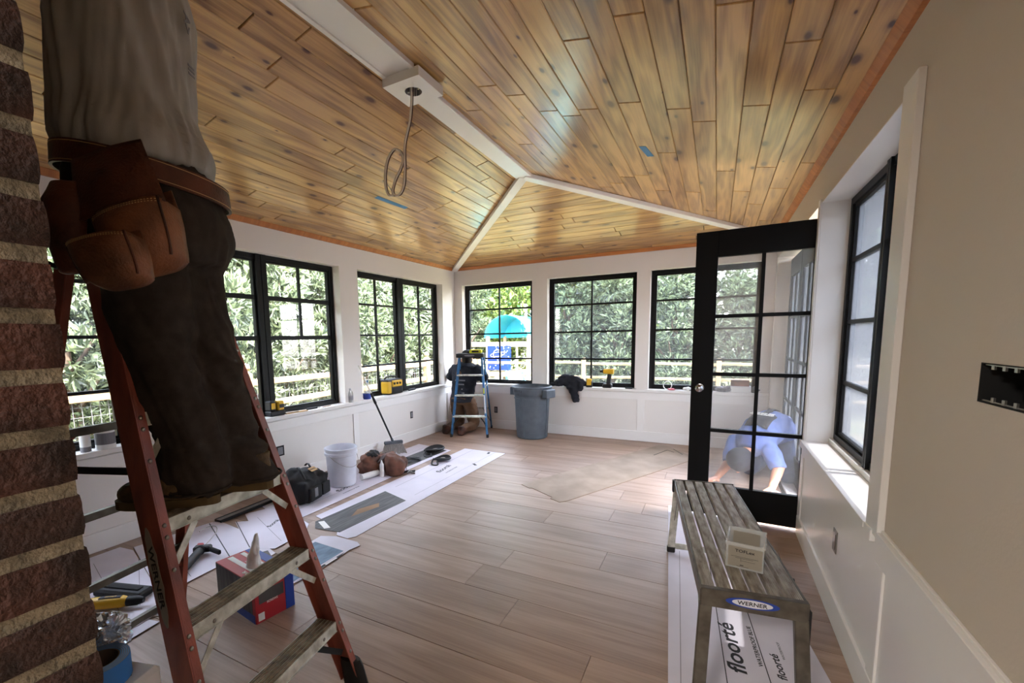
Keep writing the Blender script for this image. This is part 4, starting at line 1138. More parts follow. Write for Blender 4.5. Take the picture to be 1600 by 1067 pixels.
# ------------------------------------------------------------- bench
a0, a1 = Vector((-.009, 1.738, 0)), Vector((-.196, 3.029, 0)); b0 = Vector((.300, 1.808, 0)) 
yb_ = (a1 - a0).normalized(); xb_ = Vector((yb_.y, -yb_.x, 0)); Lb = (a1 - a0).length; Wb = .315; ZB = .5
T = thing('work_bench', 'worn slatted aluminium work platform bench beside the right wall', 'bench', (a0.x, a0.y, .0045), math.atan2(yb_.y, yb_.x) - PI / 2)
sw = .042; ns = 6; gp = (Wb - ns * sw) / (ns - 1)
for i in range(ns):
    x = i * (sw + gp)
    sl = MB().box((x, .004, ZB - .028), (x + sw, Lb - .004, ZB - .003), None, .002)
    for j in range(6): sl.box((x + .003 + j * .0064, .006, ZB - .003), (x + .0064 + j * .0064, Lb - .006, ZB - .0005))
    sl.build('slat', 'benchtop', T)
for y_, nm in ((0, 'end_rail'), (Lb, 'end_rail')):
    e0 = MB().box((-.006, y_ - .004, ZB - .066), (Wb + .006, y_ + .004, ZB + .002), None, .003); e0.box((-.006, y_ - .004 if y_ else y_ - .004, ZB - .002), (Wb + .006, y_ + (.02 if y_ == 0 else .004), ZB + .002)); e0.build(nm, 'benchside', T)
for x in (-.008, Wb + .001): MB().box((x, .0, ZB - .055), (x + .007, Lb, ZB - .004)).build('side_rail', 'benchside', T)
for y_, dy in ((.012, -.05), (Lb - .012, .05)):
    for x, dx in ((.012, -.02), (Wb - .012, .02)):
        mb = MB(); mb.beam((x, y_, ZB - .06), (x + dx, y_ + dy, .022), .042, .024, (1, 0, 0), .003)
        L_ = mb.build('leg', 'benchside' if dy < 0 else 'aluw', T); MB().box((x + dx - .024, y_ + dy - .016, 0), (x + dx + .024, y_ + dy + .016, .04), None, .005).build('foot', 'rubber', L_)
    MB().beam((-.004, y_ + dy * .93, .045), (Wb + .004, y_ + dy * .93, .045), .038, .006).build('leg_tie', 'aluw', T)
    for s, x in ((-1, .004), (1, Wb - .004)): MB().beam((x, y_ + dy * .55, .22), (x, y_ - dy * 3.0, ZB - .05), .012, .004).build('leg_brace', 'steel', T)
MB().box((Wb + .006, .01, ZB - .16), (Wb + .020, .045, ZB - .03), None, .004).build('latch', 'rubber', T)
MB().box((-.018, Lb - .05, ZB - .07), (-.006, Lb - .01, ZB + .004), None, .004).build('latch', 'rubber', T)
MB().cyl((Wb + .006, .20, ZB - .02), (Wb + .018, .20, ZB - .02), .008, 10).build('release_knob', 'rubber', T, smooth=True, angle=40)
Mw = wmat(T) @ frame((.155, -.0045, ZB - .030), (1, 0, 0), (0, 0, 1))
def ellipse(rx, ry, z0, z1, M, off=0, n=36): return MB().prism([(off + rx * math.cos(i / n * 2 * PI), ry * math.sin(i / n * 2 * PI)) for i in range(n)], z0, z1, M)
Ml = frame((.155, -.0045, ZB - .030), (1, 0, 0), (0, 0, 1))
ellipse(.082, .0185, 0, .0006, Ml).build('badge_rim', 'bluebox', T); ellipse(.062, .0140, .0006, .001, Ml).build('badge', 'pail', T)
text('WERNER', .0200, 'ink', T, Mw @ Matrix.Translation((0, -.001, .0013)), .0003, sx=1.12)
# plastic tub on the bench
T = thing('plastic_tub', 'clear square plastic tub with a printed label on the bench', 'tub', (.135, 2.03, ZB + .0052), -.10)
def open_box(mb, w_, d_, h_, t=.002, fl=.0, tap=.0):
    a, b = w_ / 2, d_ / 2
    mb.box((-a, -b, 0), (a, b, t)); mb.box((-a, -b, 0), (-a + t, b, h_)); mb.box((a - t, -b, 0), (a, b, h_)); mb.box((-a, -b, 0), (a, -b + t, h_)); mb.box((-a, b - t, 0), (a, b, h_)); return mb
MATS['tubplastic'] = MATS['clear']
open_box(MB(), .125, .165, .098, .0025).build('tub_body', 'clear', T)
r_ = MB(); r_.box((-.067, -.087, .096), (.067, -.080, .102)); r_.box((-.067, .080, .096), (.067, .087, .102)); r_.box((-.067, -.087, .096), (-.060, .087, .102)); r_.box((.060, -.087, .096), (.067, .087, .102)); r_.build('rim', 'clear', T)
MB().box((-.055, -.0840, .008), (.058, -.0828, .088)).build('front_label', 'labelgrey', T); MB().box((-.050, .0788, .015), (.045, .0800, .088)).build('back_label', 'labelgrey', T)
text('TOFLex', .016, 'ink', T, wmat(T) @ frame((.0, -.0843, .072), (1, 0, 0), (0, 0, 1)), .0003, sx=1.2)
ln = MB(); ln.box((-.045, -.0845, .048), (.045, -.084, .049)); ln.box((-.030, -.0845, .043), (.028, -.084, .0440)); ln.box((-.012, -.0845, .030), (-.011, -.084, .044)); ln.box((-.010, -.0845, .034), (.035, -.084, .0348)); ln.box((-.014, -.0845, .014), (-.002, -.084, .017)); ln.box((-.025, -.0845, .010), (.015, -.084, .0110))
tag(ln.build('small_print', 'ink', T), kind='stuff')
MB().box((-.058, -.078, .0026), (.058, .070, .022), None, .004).build('contents', 'kraft', T)

# ------------------------------------------------------------- blue ladder
T = thing('stepladder', 'small blue stepladder standing open in the far left corner', 'ladder', (-3.06, 5.50, 0), .33)
H4 = 1.17
def fb(z, s): return Vector((s * (.275 - .10 * z / H4), .0 + .22 * z / H4, z))
def rb_(z, s): return Vector((s * (.25 - .06 * z / H4), .74 - .38 * z / H4, z))
for s in (-1, 1):
    mb = MB(); channel(mb, fb(.03, s), fb(H4 - .02, s), (s, 0, 0), (0, -1, 0), .068, .026); mb.build('front_rail', 'bluefib', T)
    mb = MB(); channel(mb, rb_(.03, s), rb_(H4 - .03, s), (s, 0, 0), (0, 1, 0), .042, .020); mb.build('rear_rail', 'bluefib', T)
    for P in (fb(0, s) + Vector((-s * .012, .03, 0)), rb_(0, s) + Vector((-s * .01, -.018, 0))): MB().loft([(P.x, P.y, 0, .020, .038, 0), (P.x, P.y, .045, .018, .036, 0)], 10).build('foot', 'rubber', T, smooth=True, angle=50)
    MB().beam(fb(.70, s) + Vector((0, .05, 0)), rb_(.72, s), .018, .004).build('spreader', 'alu', T)
    MB().beam(rb_(.06, s) + Vector((0, 0, 0)), rb_(.33, s) + Vector((-s * .12, 0, 0)), .016, .006, (0, 1, 0)).build('brace', 'rubber', T)
    MB().tube(smooth_path([fb(.05, s) + Vector((-s * .02, .03, 0)), fb(.18, s) + Vector((-s * .03, .03, 0)), fb(.29, s) + Vector((-s * .10, .03, 0))], 4), .009, 6).build('brace', 'rubber', T, smooth=True)
for z in (.30, .60, .89):
    a = fb(z, -1); MB().box((a.x + .005, a.y - .005, z - .022), (-a.x - .005, a.y + .075, z), None, .003).build('step', 'aluw', T)
for z in (.33, .75): a = rb_(z, -1); MB().box((a.x, a.y - .012, z - .012), (-a.x, a.y, z + .012)).build('rear_bar', 'alu', T)
cap = MB(); cap.box((-.20, .16, H4 - .035), (.20, .42, H4 + .025), None, .014); C_ = cap.build('top_cap', 'rubber', T)
ellipse(.075, .014, 0, .001, frame((0, .16, H4 - .004), (1, 0, 0), (0, 0, 1))).build('badge', 'inkgrey', C_)
# stickers on the right rail
P = fb(.42, 1); MB().beam(fb(.34, 1) + Vector((-.012, -.0012, 0)), fb(.60, 1) + Vector((-.012, -.0012, 0)), .001, .018, (0, 1, 0)).build('sticker', 'paper', T)
P = MB().beam(fb(.62, 1) + Vector((-.012, -.0012, 0)), fb(.70, 1) + Vector((-.012, -.0012, 0)), .001, .018, (0, 1, 0)).build('sticker', 'brightyellow', T)
cwd = wmat(T) @ Vector((.07, .30, H4 + .025))
T2 = thing('tool_pouch', 'bright yellow and black item lying on top of the blue ladder', 'tool', tuple(cwd), .33)
MB().box((-.09, -.05, 0), (.09, .05, .055), None, .012).build('case', 'brightyellow', T2); MB().box((-.12, -.035, 0), (-.09, .035, .04), None, .008).build('grip', 'rubber', T2); MB().box((-.05, -.052, .015), (.05, -.05, .04)).build('stripe', 'rubber', T2)

# kneeling person in the corner, seen from behind
T = thing('person', 'person kneeling in the corner behind the blue ladder in black T-shirt and cap', 'person', (-3.36, 5.86, 0))
yw = 1.75
b = MB(); cx_, cy_ = -3.36, 5.90
lg = []
for s in (-1, 1):
    hx_, hy_ = cx_ + s * .10, cy_ - .03
    b.loft([(hx_, hy_, .50, .11, .12, 0), (hx_ + s * .02, hy_ + .04, .32, .105, .11, 0), (hx_ + s * .03, hy_ + .10, .12, .085, .095, 0), (hx_ + s * .03, hy_ + .12, .055, .06, .06, 0)], 14)
    b.loft([(hx_ + s * .03, hy_ + .10, .08, .075, .065, 0, 0, -1, .05), (hx_ + s * .03, hy_ - .08, .085, .075, .07, 0, 0, -1, 0), (hx_ + s * .03, hy_ - .24, .08, .06, .055, 0, 0, -1, 0)], 12)
b.loft([(cx_, cy_ - .03, .42, .17, .13, 0), (cx_, cy_ - .04, .52, .20, .15, 0), (cx_, cy_, .60, .17, .13, 0)], 20)
b = remeshed(b, .012, 3, folds(.010, 8, 8, 14)); b.build('trousers', 'khaki', T, world=True, smooth=True)
for s in (-1, 1):
    k = MB(); x_ = cx_ + s * .13
    k.loft([(x_, cy_ - .25, .07, .055, .055, 0, 0, -1, 0), (x_, cy_ - .31, .07, .055, .06, 0, 0, -1, -.2), (x_, cy_ - .35, .06, .05, .05, 0, 0, -.6, -1), (x_, cy_ - .355, .02, .045, .05, 0, 0, 0, -1)], 12); k.box((x_ - .045, cy_ - .37, .0), (x_ + .045, cy_ - .30, .14), None, .02)
    remeshed(k, .01, 3).build('boot', 'leatherd', T, world=True, smooth=True)
b = MB()
b.loft([(cx_, cy_ - .05, .46, .195, .15, 0), (cx_, cy_ - .03, .58, .185, .14, 0), (cx_ + .01, cy_ + .0, .75, .20, .145, 0), (cx_ + .02, cy_ + .03, .92, .225, .14, 0), (cx_ + .02, cy_ + .05, 1.0, .20, .11, 0), (cx_ + .03, cy_ + .06, 1.05, .10, .08, 0)], 24)
for s in (-1, 1):
    S0 = Vector((cx_ + .02 + s * .19, cy_ + .04, .95)); E_ = S0 + (Vector((-.08, .02, -.13)) if s < 0 else Vector((.10, .06, -.14))); ax = (E_ - S0).normalized()
    b.loft([(p.x, p.y, p.z, r, r, 0, ax.x, ax.y, ax.z) for p, r in ((S0 - ax * .05, .07), (S0 + ax * .05, .085), (E_, .08), (E_ + ax * .04, .07))], 14)
b = remeshed(b, .011, 4, folds(.012, 7, 7, 9)); b.build('t_shirt', 'navy', T, world=True, smooth=True)
b = MB(); hd = Vector((cx_ + .04, cy_ + .07, 1.13))
b.loft([(cx_ + .03, cy_ + .06, 1.0, .055, .055, 0), (cx_ + .04, cy_ + .07, 1.1, .052, .052, 0)], 12); b.ball(hd, (.078, .095, .11), 16); b.ball(hd + Vector((0, .1, -.01)), (.014, .02, .02), 8)
for s in (-1, 1): b.ball(hd + Vector((s * .078, 0, -.01)), (.012, .02, .03), 8)
for s in (-1, 1):
    E_ = Vector((cx_ + (-.265 if s < 0 else .30), cy_ + .07, .80)); W_ = E_ + (Vector((.10, .06, .20)) if s < 0 else Vector((-.08, .16, .06))); ax = (W_ - E_).normalized()
    b.loft([(p.x, p.y, p.z, r, r, 0, ax.x, ax.y, ax.z) for p, r in ((E_ - ax * .03, .04), (E_ + ax * .05, .042), (W_, .028))], 12)
    b.loft([(p.x, p.y, p.z, r1, r2, 0, ax.x, ax.y, ax.z) for p, r1, r2 in ((W_ - ax * .02, .028, .022), (W_ + ax * .04, .04, .018), (W_ + ax * .08, .04, .015))], 12)
    for k in range(4):
        b0_ = W_ + ax * .07 + Vector((1, 0, 0)) * (k - 1.5) * .019; b.tube([b0_, b0_ + ax * .035, b0_ + ax * (.06 - .008 * abs(k - 1.5)) + Vector((0, .015, -.01))], [.0095, .009, .007], 7)
    t0 = W_ + ax * .02 + Vector((.03, 0, 0)); b.tube([t0, t0 + ax * .03 + Vector((.025, 0, 0)), t0 + ax * .055 + Vector((.03, .01, 0))], [.011, .010, .008], 7)
remeshed(b, .006, 2).build('body', 'skin', T, world=True, smooth=True)
hr_ = MB(); hr_.ball(hd + Vector((0, -.012, -.02)), (.084, .092, .10), 16); hr_ = remeshed(hr_, .008, 1); hr_.v = [((v[0], min(v[1], hd.y + .03), v[2])) for v in hr_.v]; hr_.build('hair', 'hair', T, world=True, smooth=True)
cp = MB(); cp.lathe([(.088, 0), (.090, .03), (.080, .065), (.05, .092), (.01, .10)], 18, Matrix.Translation(hd + Vector((0, 0, .015))) @ Matrix.Diagonal((.95, 1.12, 1, 1))); cp.prism([(.07 * math.cos(a / 10 * PI), .09 + .075 * math.sin(a / 10 * PI)) for a in range(11)], .0, .006, Matrix.Translation(hd + Vector((0, 0, .02)))); cp.build('cap', 'bag', T, world=True, smooth=True, angle=50)
ellipse(.050, .050, 0, .001, frame((cx_ - .01, cy_ - .128, .885), (1, 0, 0), (0, .10, 1))).build('round_logo', 'khaki', T, world=True)
MATS['khaki2'] = MATS['thread']
for i, (w2, z2) in enumerate(((.17, .79), (.14, .73), (.11, .66), (.12, .60))): MB().box((cx_ - .06 + i * .01, cy_ - .153 - .003 * i, z2 - .008), (cx_ - .06 + i * .01 + w2, cy_ - .146, z2 + .010)).build('logo_line', 'inkgrey', T, world=True)

# ------------------------------------------------------------- grey bin
T = thing('waste_bin', 'round grey plastic waste bin with side handles by the end wall', 'bin', (-2.26, 5.92, 0), -.35)
prof = [(.200, 0), (.215, .012), (.222, .10), (.246, .60), (.250, .605), (.262, .625), (.268, .70), (.280, .705), (.284, .725), (.270, .735), (.262, .722), (.255, .62), (.240, .58), (.212, .03), (.0, .028)]
MB().lathe(prof, 48, cap1=False).build('bin_body', 'bin', T, smooth=True, angle=35)
ribs = MB()
for k in range(4):
    a = k * PI / 2 + .15
    for da in (-.0,):
        c, s = math.cos(a), math.sin(a); ribs.beam((c * .219, s * .219, .03), (c * .246, s * .246, .56), .012, .018, (c, s, 0), .003)
    for q in range(9):
        a1_, a2_ = a + q * .155, a + (q + 1) * .155
        ribs.beam((math.cos(a1_) * .247, math.sin(a1_) * .247, .565), (math.cos(a2_) * .247, math.sin(a2_) * .247, .565), .008, .010, (0, 0, 1))
ribs.build('moulded_ribs', 'bin', T)['kind'] = 'stuff'
for s in (-1, 1):
    h = MB(); h.box((s * .265, -.095, .685), (s * .335, .095, .70), None, .006); h.box((s * .325, -.095, .585), (s * .340, .095, .695), None, .006)
    for y_ in (-.09, .09): h.beam((s * .262, y_, .64), (s * .335, y_, .64), .10, .010, (0, 0, 1), .003)
    h.build('handle', 'bin', T)
th_ = -PI / 2 + .10
for t_, z_, sz in (('BRUTE', .672, .036), ('32', .628, .030)):
    for i, ch in enumerate(t_):
        a = th_ - .0 + (i - (len(t_) - 1) / 2) * sz * .95 / .266 - .22
        n = Vector((math.cos(a), math.sin(a), 0)); text(ch, sz, 'ink', T, wmat(T) @ frame((n.x * .2672, n.y * .2672, z_), (-n.y, n.x, 0), (0, 0, 1)), .0006)
# hoodie hanging over the stool board
T = thing('hoodie', 'black hoodie draped over the end window board right of the bin', 'jacket', (-1.82, 6.24, .70))
b = MB(); rr2 = random.Random(9)
for c, r in (((-1.98, 6.27, .745), (.10, .06, .045)), ((-1.87, 6.28, .79), (.13, .07, .085)), ((-1.78, 6.27, .785), (.13, .07, .08)), ((-1.68, 6.26, .765), (.09, .06, .055)), ((-1.90, 6.24, .75), (.14, .05, .05)), ((-2.05, 6.27, .73), (.06, .05, .028)), ((-1.75, 6.215, .70), (.10, .035, .09)), ((-1.66, 6.21, .70), (.05, .03, .06))): b.ball(c, r, 14)
b.loft([(p[0], p[1], p[2], r, r * .65, 0, .25, 0, -1) for p, r in (((-1.78, 6.215, .72), .065), ((-1.75, 6.205, .64), .058), ((-1.72, 6.20, .56), .052), ((-1.70, 6.20, .49), .045))], 14)
remeshed(b, .009, 3, folds(.016, 12, 12, 12)).build('cloth', 'navy', T, world=True, smooth=True)
# ------------------------------------------------------------- flattened cartons on the floor
LZ = [0.0]
def sheet(label, poly, z0, extra=(), m_='card', group='flattened flooring cartons on the floor', th=.0035):
    cx_ = sum(p[0] for p in poly) / len(poly); cy_ = sum(p[1] for p in poly) / len(poly)
    T = thing('flattened_carton', label, 'cardboard', (cx_, cy_, z0), 0, group)
    MB().prism([(x - cx_, y - cy_) for x, y in poly], 0, th - .0006).build('board', 'cardedge' if m_ == 'card' else 'kraft', T)
    MB().prism([(cx_ + (x - cx_) * .999 - cx_, cy_ + (y - cy_) * .999 - cy_) for x, y in poly], th - .0006, th).build('face', m_, T)
    for nm, mm, pl, dz in extra:
        MB().prism([(x - cx_, y - cy_) for x, y in pl], th, th + dz).build(nm, mm, T)
    return T
def line(p, q, w_=.004):
    p = Vector((p[0], p[1])); q = Vector((q[0], q[1])); d = (q - p).normalized(); n = Vector((-d.y, d.x)) * w_ / 2
    return [tuple(p - n), tuple(q - n), tuple(q + n), tuple(p + n)]
def words(T, s, size, x, y, ang, m_='ink', z=None, sx=1.0, shear=0):
    c, s_ = math.cos(ang), math.sin(ang); zz = T.location.z + (.0037 if z is None else z)
    return text(s, size, m_, T, frame((x, y, zz), (c, s_, 0), (-s_, c, 0)), .0003, sx=sx, shear=shear)
S1 = [(-2.215, 4.89), (-2.79, 4.90), (-2.80, 2.44), (-2.72, 2.42), (-2.42, 2.42), (-2.42, 2.30), (-2.38, 2.255), (-2.27, 2.25), (-2.235, 2.30)]
s1 = sheet('long white flattened carton with a dark printed panel, nearest the middle of the floor', S1, .0005, [
    ('printed_panel', 'print', [(-2.671, 3.161), (-2.346, 3.05), (-2.394, 2.30), (-2.62, 2.27), (-2.715, 2.36)], .0006), ('tan_window', 'kraft', [(-2.59, 2.70), (-2.525, 2.90), (-2.465, 2.83), (-2.53, 2.56)], .0010), ('white_patch', 'paper', [(-2.69, 2.365), (-2.66, 2.40), (-2.52, 2.33), (-2.55, 2.295)], .0010),
    ('fold', 'inkgrey', line((-2.66, 3.3), (-2.66, 4.88), .004), .0002), ('fold', 'inkgrey', line((-2.36, 3.2), (-2.35, 4.88), .003), .0002), ('mark', 'ink', line((-2.40, 4.78), (-2.42, 4.86), .03), .0002), ('mark', 'ink', line((-2.30, 4.28), (-2.36, 4.33), .03), .0002)])
words(s1, 'floorté', .085, -2.56, 4.02, PI / 2 + .1, sx=1.2); words(s1, 'WATERPROOF BLUE', .028, -2.46, 4.02, PI / 2 + .05, 'inkgrey')
S2 = [(-2.90, 4.745), (-3.48, 4.856), (-3.50, 2.42), (-3.30, 2.35), (-3.16, 2.29), (-3.10, 2.20), (-2.88, 2.20), (-2.875, 2.6)]
s2 = sheet('white flattened carton under the tool bag and bucket, along the left wall', S2, .0008, [
    ('printed_panel', 'print', [(-2.95, 4.72), (-3.22, 4.76), (-3.24, 3.72), (-2.97, 3.66)], .0006),
    ('fold', 'inkgrey', line((-3.05, 2.25), (-3.05, 3.6), .003), .0002), ('fold', 'inkgrey', line((-3.30, 2.4), (-3.30, 4.8), .003), .0002)])
words(s2, 'floorté', .075, -3.09, 3.08, PI / 2 + .1, sx=1.2); words(s2, 'WATERPROOF BLUE', .025, -2.99, 3.05, PI / 2 + .05, 'inkgrey'); words(s2, 'floorté', .06, -3.16, 2.45, PI / 2 + .1)
s3 = sheet('white flattened carton with notched edge overlapping beside the ladder', [(-3.30, 2.36), (-3.12, 2.42), (-2.72, 2.30), (-2.62, 2.18), (-2.60, 1.90), (-2.76, 1.82), (-3.28, 2.06), (-3.20, 2.12), (-3.36, 2.20)], .0048, [('fold', 'inkgrey', line((-3.2, 2.2), (-2.66, 2.0), .003), .0002), ('fold', 'ink', line((-3.28, 2.07), (-2.77, 1.83), .006), .0002)])
words(s3, 'floorté', .05, -2.98, 2.18, PI / 2 + .4)
sheet('white flattened carton under the caulking gun', [(-3.44, 2.02), (-3.0, 1.98), (-2.54, 1.86), (-2.50, 1.54), (-2.72, 1.62), (-2.70, 1.36), (-2.90, 1.28), (-3.52, 1.46)], .0042, [('fold', 'ink', line((-3.44, 1.95), (-2.56, 1.60), .007), .0002), ('fold', 'inkgrey', line((-3.40, 1.60), (-2.75, 1.42), .003), .0002), ('dark_panel', 'print', [(-2.62, 1.86), (-2.49, 1.80), (-2.49, 1.54), (-2.72, 1.66)], .0004)])
sheet('white flattened carton behind the yellow cutting tool', [(-3.62, 1.42), (-3.48, 1.44), (-2.72, 1.23), (-2.54, 1.28), (-2.50, 1.12), (-2.74, .90), (-3.62, .92)], .0002, [('fold', 'inkgrey', line((-3.5, 1.22), (-2.66, 1.02), .003), .0002), ('fold', 'inkgrey', line((-3.3, 1.39), (-2.70, 1.12), .003), .0002)])
sheet('small white carton offcut with a pointed end lying on another offcut', [(-2.60, .955), (-2.655, 1.07), (-2.60, 1.12), (-2.525, 1.125), (-2.50, 1.02), (-2.50, .95)], .0080)
sheet('small white carton offcut partly under the pointed one', [(-2.53, .93), (-2.56, 1.06), (-2.44, 1.09), (-2.42, .95), (-2.46, .87)], .0040)
s7 = sheet('white flap with blue printed scene beside the red ladder foot', [(-2.47, 2.19), (-2.36, 2.235), (-2.16, 2.235), (-2.105, 2.205), (-2.125, 2.12), (-2.10, 1.81), (-2.12, 1.64), (-2.42, 1.60)], .0040, [('printed_scene', 'bluepr', [(-2.43, 2.10), (-2.15, 2.09), (-2.135, 1.66), (-2.42, 1.62)], .0006), ('bar_strip', 'ink', [(-2.13, 2.08), (-2.112, 2.02), (-2.106, 1.83), (-2.13, 1.80)], .0006), ('bar_strip', 'paper', [(-2.128, 2.0), (-2.114, 2.0), (-2.110, 1.90), (-2.128, 1.90)], .0010)])
s8 = sheet('brown side of a long flattened carton lying slantwise on the floor', [(-1.60, 3.90), (-1.49, 3.83), (-1.47, 3.845), (-1.22, 3.69), (-1.23, 3.66), (-1.13, 3.605), (-1.08, 3.66), (-.15, 5.60), (-.50, 6.10), (-.60, 6.10)], .0005, [('cut_slot', 'dark', line((-.60, 5.55), (-.48, 5.87), .010), .0002), ('cut_slot', 'dark', line((-.48, 5.87), (-.40, 5.79), .010), .0002), ('cut_slot', 'dark', line((-.30, 5.72), (-.42, 5.95), .008), .0002)], 'brown')
s9 = sheet('white flattened carton with floor brand lettering under the bench', [(-.300, 3.93), (.06, 3.97), (.20, 3.90), (.46, 2.156), (.56, 1.45), (.60, 1.15), (-.055, 1.10)], .0005, [('fold', 'ink', line((.015, 3.0), (.155, 1.12), .004), .0002), ('fold', 'ink', line((.14, 3.0), (.35, 1.12), .004), .0002), ('fold', 'inkgrey', line((-.16, 3.1), (-.02, 1.12), .003), .0002)])
words(s9, 'floorté', .095, .115, 2.215, PI / 2 + .13, sx=1.35, shear=.15); words(s9, 'WATERPROOF BLUE', .024, .205, 2.27, PI / 2 + .12, sx=1.3); words(s9, 'floorté', .045, .285, 2.16, PI / 2 + .13, sx=1.3, shear=.15); words(s9, 'WATERPROOF', .014, .305, 2.28, PI / 2 + .12, 'inkgrey', sx=1.3)

# long dark edged level on the floor behind the ladder
T = thing('straightedge', 'long black and grey straightedge on the floor behind the ladder step', 'tool', (-3.42, 2.30, .0045), .06)
MB().box((-.03, -.30, 0), (.03, .60, .020), None, .003).build('bar', 'benchside', T); MB().box((-.036, -.305, .0), (-.030, .605, .024)).build('edge', 'rubber', T); MB().box((.030, -.305, .0), (.036, .605, .024)).build('edge', 'rubber', T)

# bucket
T = thing('bucket', 'white plastic bucket with wire handle standing on the carton', 'bucket', (-3.20, 3.15, .0052), .3)
MB().lathe([(.128, 0), (.132, .006), (.147, .30), (.150, .302), (.158, .306), (.158, .330), (.152, .334), (.152, .352), (.158, .356), (.158, .372), (.150, .376), (.146, .370), (.141, .31), (.124, .012), (0, .010)], 40, cap1=False).build('bucket_body', 'pail', T, smooth=True, angle=30)
MB().lathe([(.0, .05), (.12, .052), (.13, .054)], 24, cap0=False, cap1=False).build('contents', 'leatherd', T)
hp = [(.16 * math.cos(a), .16 * math.sin(a), .325 - .13 * math.sin((a + 1.9) / 3.1 * PI) ** 1) for a in [(-1.9 + 3.1 * i / 14) for i in range(15)]]
MB().tube(hp, .0022, 6).build('wire_handle', 'steel', T, smooth=True)
lb = MB(); nn = 8
for i in range(nn):
    a0_, a1_ = -.25 + i * .075, -.25 + (i + 1) * .075
    lb.add([(math.cos(a) * (.1305 + .053 * z), math.sin(a) * (.1305 + .053 * z), z) for a, z in ((a0_, .13), (a1_, .13), (a1_, .25), (a0_, .25))], [(0, 1, 2, 3)])
o = lb.build('label', 'ink', T); o.modifiers.new('s', 'SOLIDIFY').thickness = .002
# black tool bag
T = thing('tool_bag', 'black fabric tool bag with yellow maker patch beside the bucket', 'bag', (-3.22, 2.70, .0055), .25)
b = MB()
b.box((-.14, -.19, .0), (.14, .19, .20), None, .04); b.ball((0, -.03, .20), (.12, .17, .075), 16); b.ball((-.05, -.10, .25), (.07, .08, .05), 12); b.ball((.03, .11, .19), (.10, .08, .05), 12)
remeshed(b, .010, 4, folds(.014, 9, 9, 9)).build('bag_body', 'bag', T, smooth=True)
for y_ in (-.07, .07): MB().tube(smooth_path([(.10, y_ - .05, .21), (.04, y_ - .03, .285), (.0, y_, .30), (-.05, y_ + .03, .27)], 5), .012, 8, flat=.35).build('handle', 'rubber', T, smooth=True)
pk = MB(); pk.box((.135, -.15, .02), (.170, .02, .14), None, .015); pk.box((.135, .04, .02), (.165, .16, .13), None, .015); pk.build('side_pocket', 'bag', T)
MB().box((.168, -.10, .05), (.176, -.05, .13), None, .003).build('buckle', 'inkgrey', T)
Mx = frame((.075, .03, .262), (-.1, 1, -.08), (-.8, 0, .5)); MB().box((-.055, -.024, 0), (.055, .024, .004), Mx, .001).build('patch', 'thread', T)
text('DEWALT', .026, 'ink', T, wmat(T) @ Mx @ Matrix.Translation((0, 0, .0045)), .0004, sx=.95)
# leather tool pouches on the floor
T = thing('tool_belt', 'dark brown leather tool belt heaped behind the bucket', 'tool belt', (-3.20, 3.62, .0045), .2)
b = MB(); b.box((-.12, -.16, .0), (.11, .14, .13), None, .04); b.ball((-.02, -.04, .15), (.10, .12, .07), 14); b.box((-.10, .05, .02), (.06, .30, .12), None, .04)
remeshed(b, .010, 3, folds(.016, 9, 9, 12)).build('pouch', 'suede', T, smooth=True)
MB().tube(smooth_path([(.12, -.1, .13), (.10, .08, .17), (.06, .25, .14), (-.05, .36, .10), (-.12, .25, .06)], 5), .022, 8, flat=.2).build('belt_strap', 'leatherd', T, smooth=True)
b = MB(); b.ball((0, -.03, .19), (.07, .10, .045), 12); remeshed(b, .010, 2, folds(.012, 20, 20, 20)).build('cap_flap', 'bag', T, smooth=True)
T = thing('leather_pouch', 'light brown suede tool pouch standing open on the carton edge', 'pouch', (-2.965, 3.68, .0045), .55)
b = MB(); b.loft([(0, 0, 0.0, .10, .16, 0), (0, 0, .06, .105, .165, 0), (-.01, 0, .14, .09, .15, 0), (-.03, 0, .20, .05, .12, 0)], 20); b.ball((.07, -.07, .08), (.06, .075, .08), 12); b.ball((.07, .08, .08), (.06, .07, .075), 12)
mb = remeshed(b, .009, 3, folds(.014, 9, 9, 9)); mb.build('pouch_body', 'suede', T, smooth=True)
MB().tube([(.125, -.02 + .0 * k, .02 + .015 * k) for k in range(8)], .003, 6).build('seam', 'leatherd', T)
# white paper roll beside them
T = thing('paper_roll', 'short white roll lying beside the suede pouch', 'roll', (-3.08, 3.42, .035), 0)
MB().tube([(-.02, -.11, 0), (.02, .10, 0)], .030, 20).build('roll', 'paper', T, smooth=True, angle=40)
T = thing('caulk_tube', 'white tube standing upright in front of the suede pouch', 'tube', (-2.99, 3.50, .0045))
MB().lathe([(.021, 0), (.021, .13), (.012, .145), (.006, .17), (.003, .175)], 16).build('tube_body', 'paper', T, smooth=True, angle=30)
# small keys / fasteners
T = thing('key_bunch', 'small bunch of keys beside the suede pouch', 'keys', (-2.80, 3.72, .0045))
for k in range(5): a = k * 1.25; MB().beam((0, 0, .012 + .004 * k), (.07 * math.cos(a), .07 * math.sin(a), .006 + .003 * k), .022, .006).build('key', 'rubber' if k % 2 else 'steel', T)
MB().tube([(.018 * math.cos(a / 12 * 2 * PI), .018 * math.sin(a / 12 * 2 * PI), .02) for a in range(12)], .003, 6, close=True).build('ring', 'steel', T)
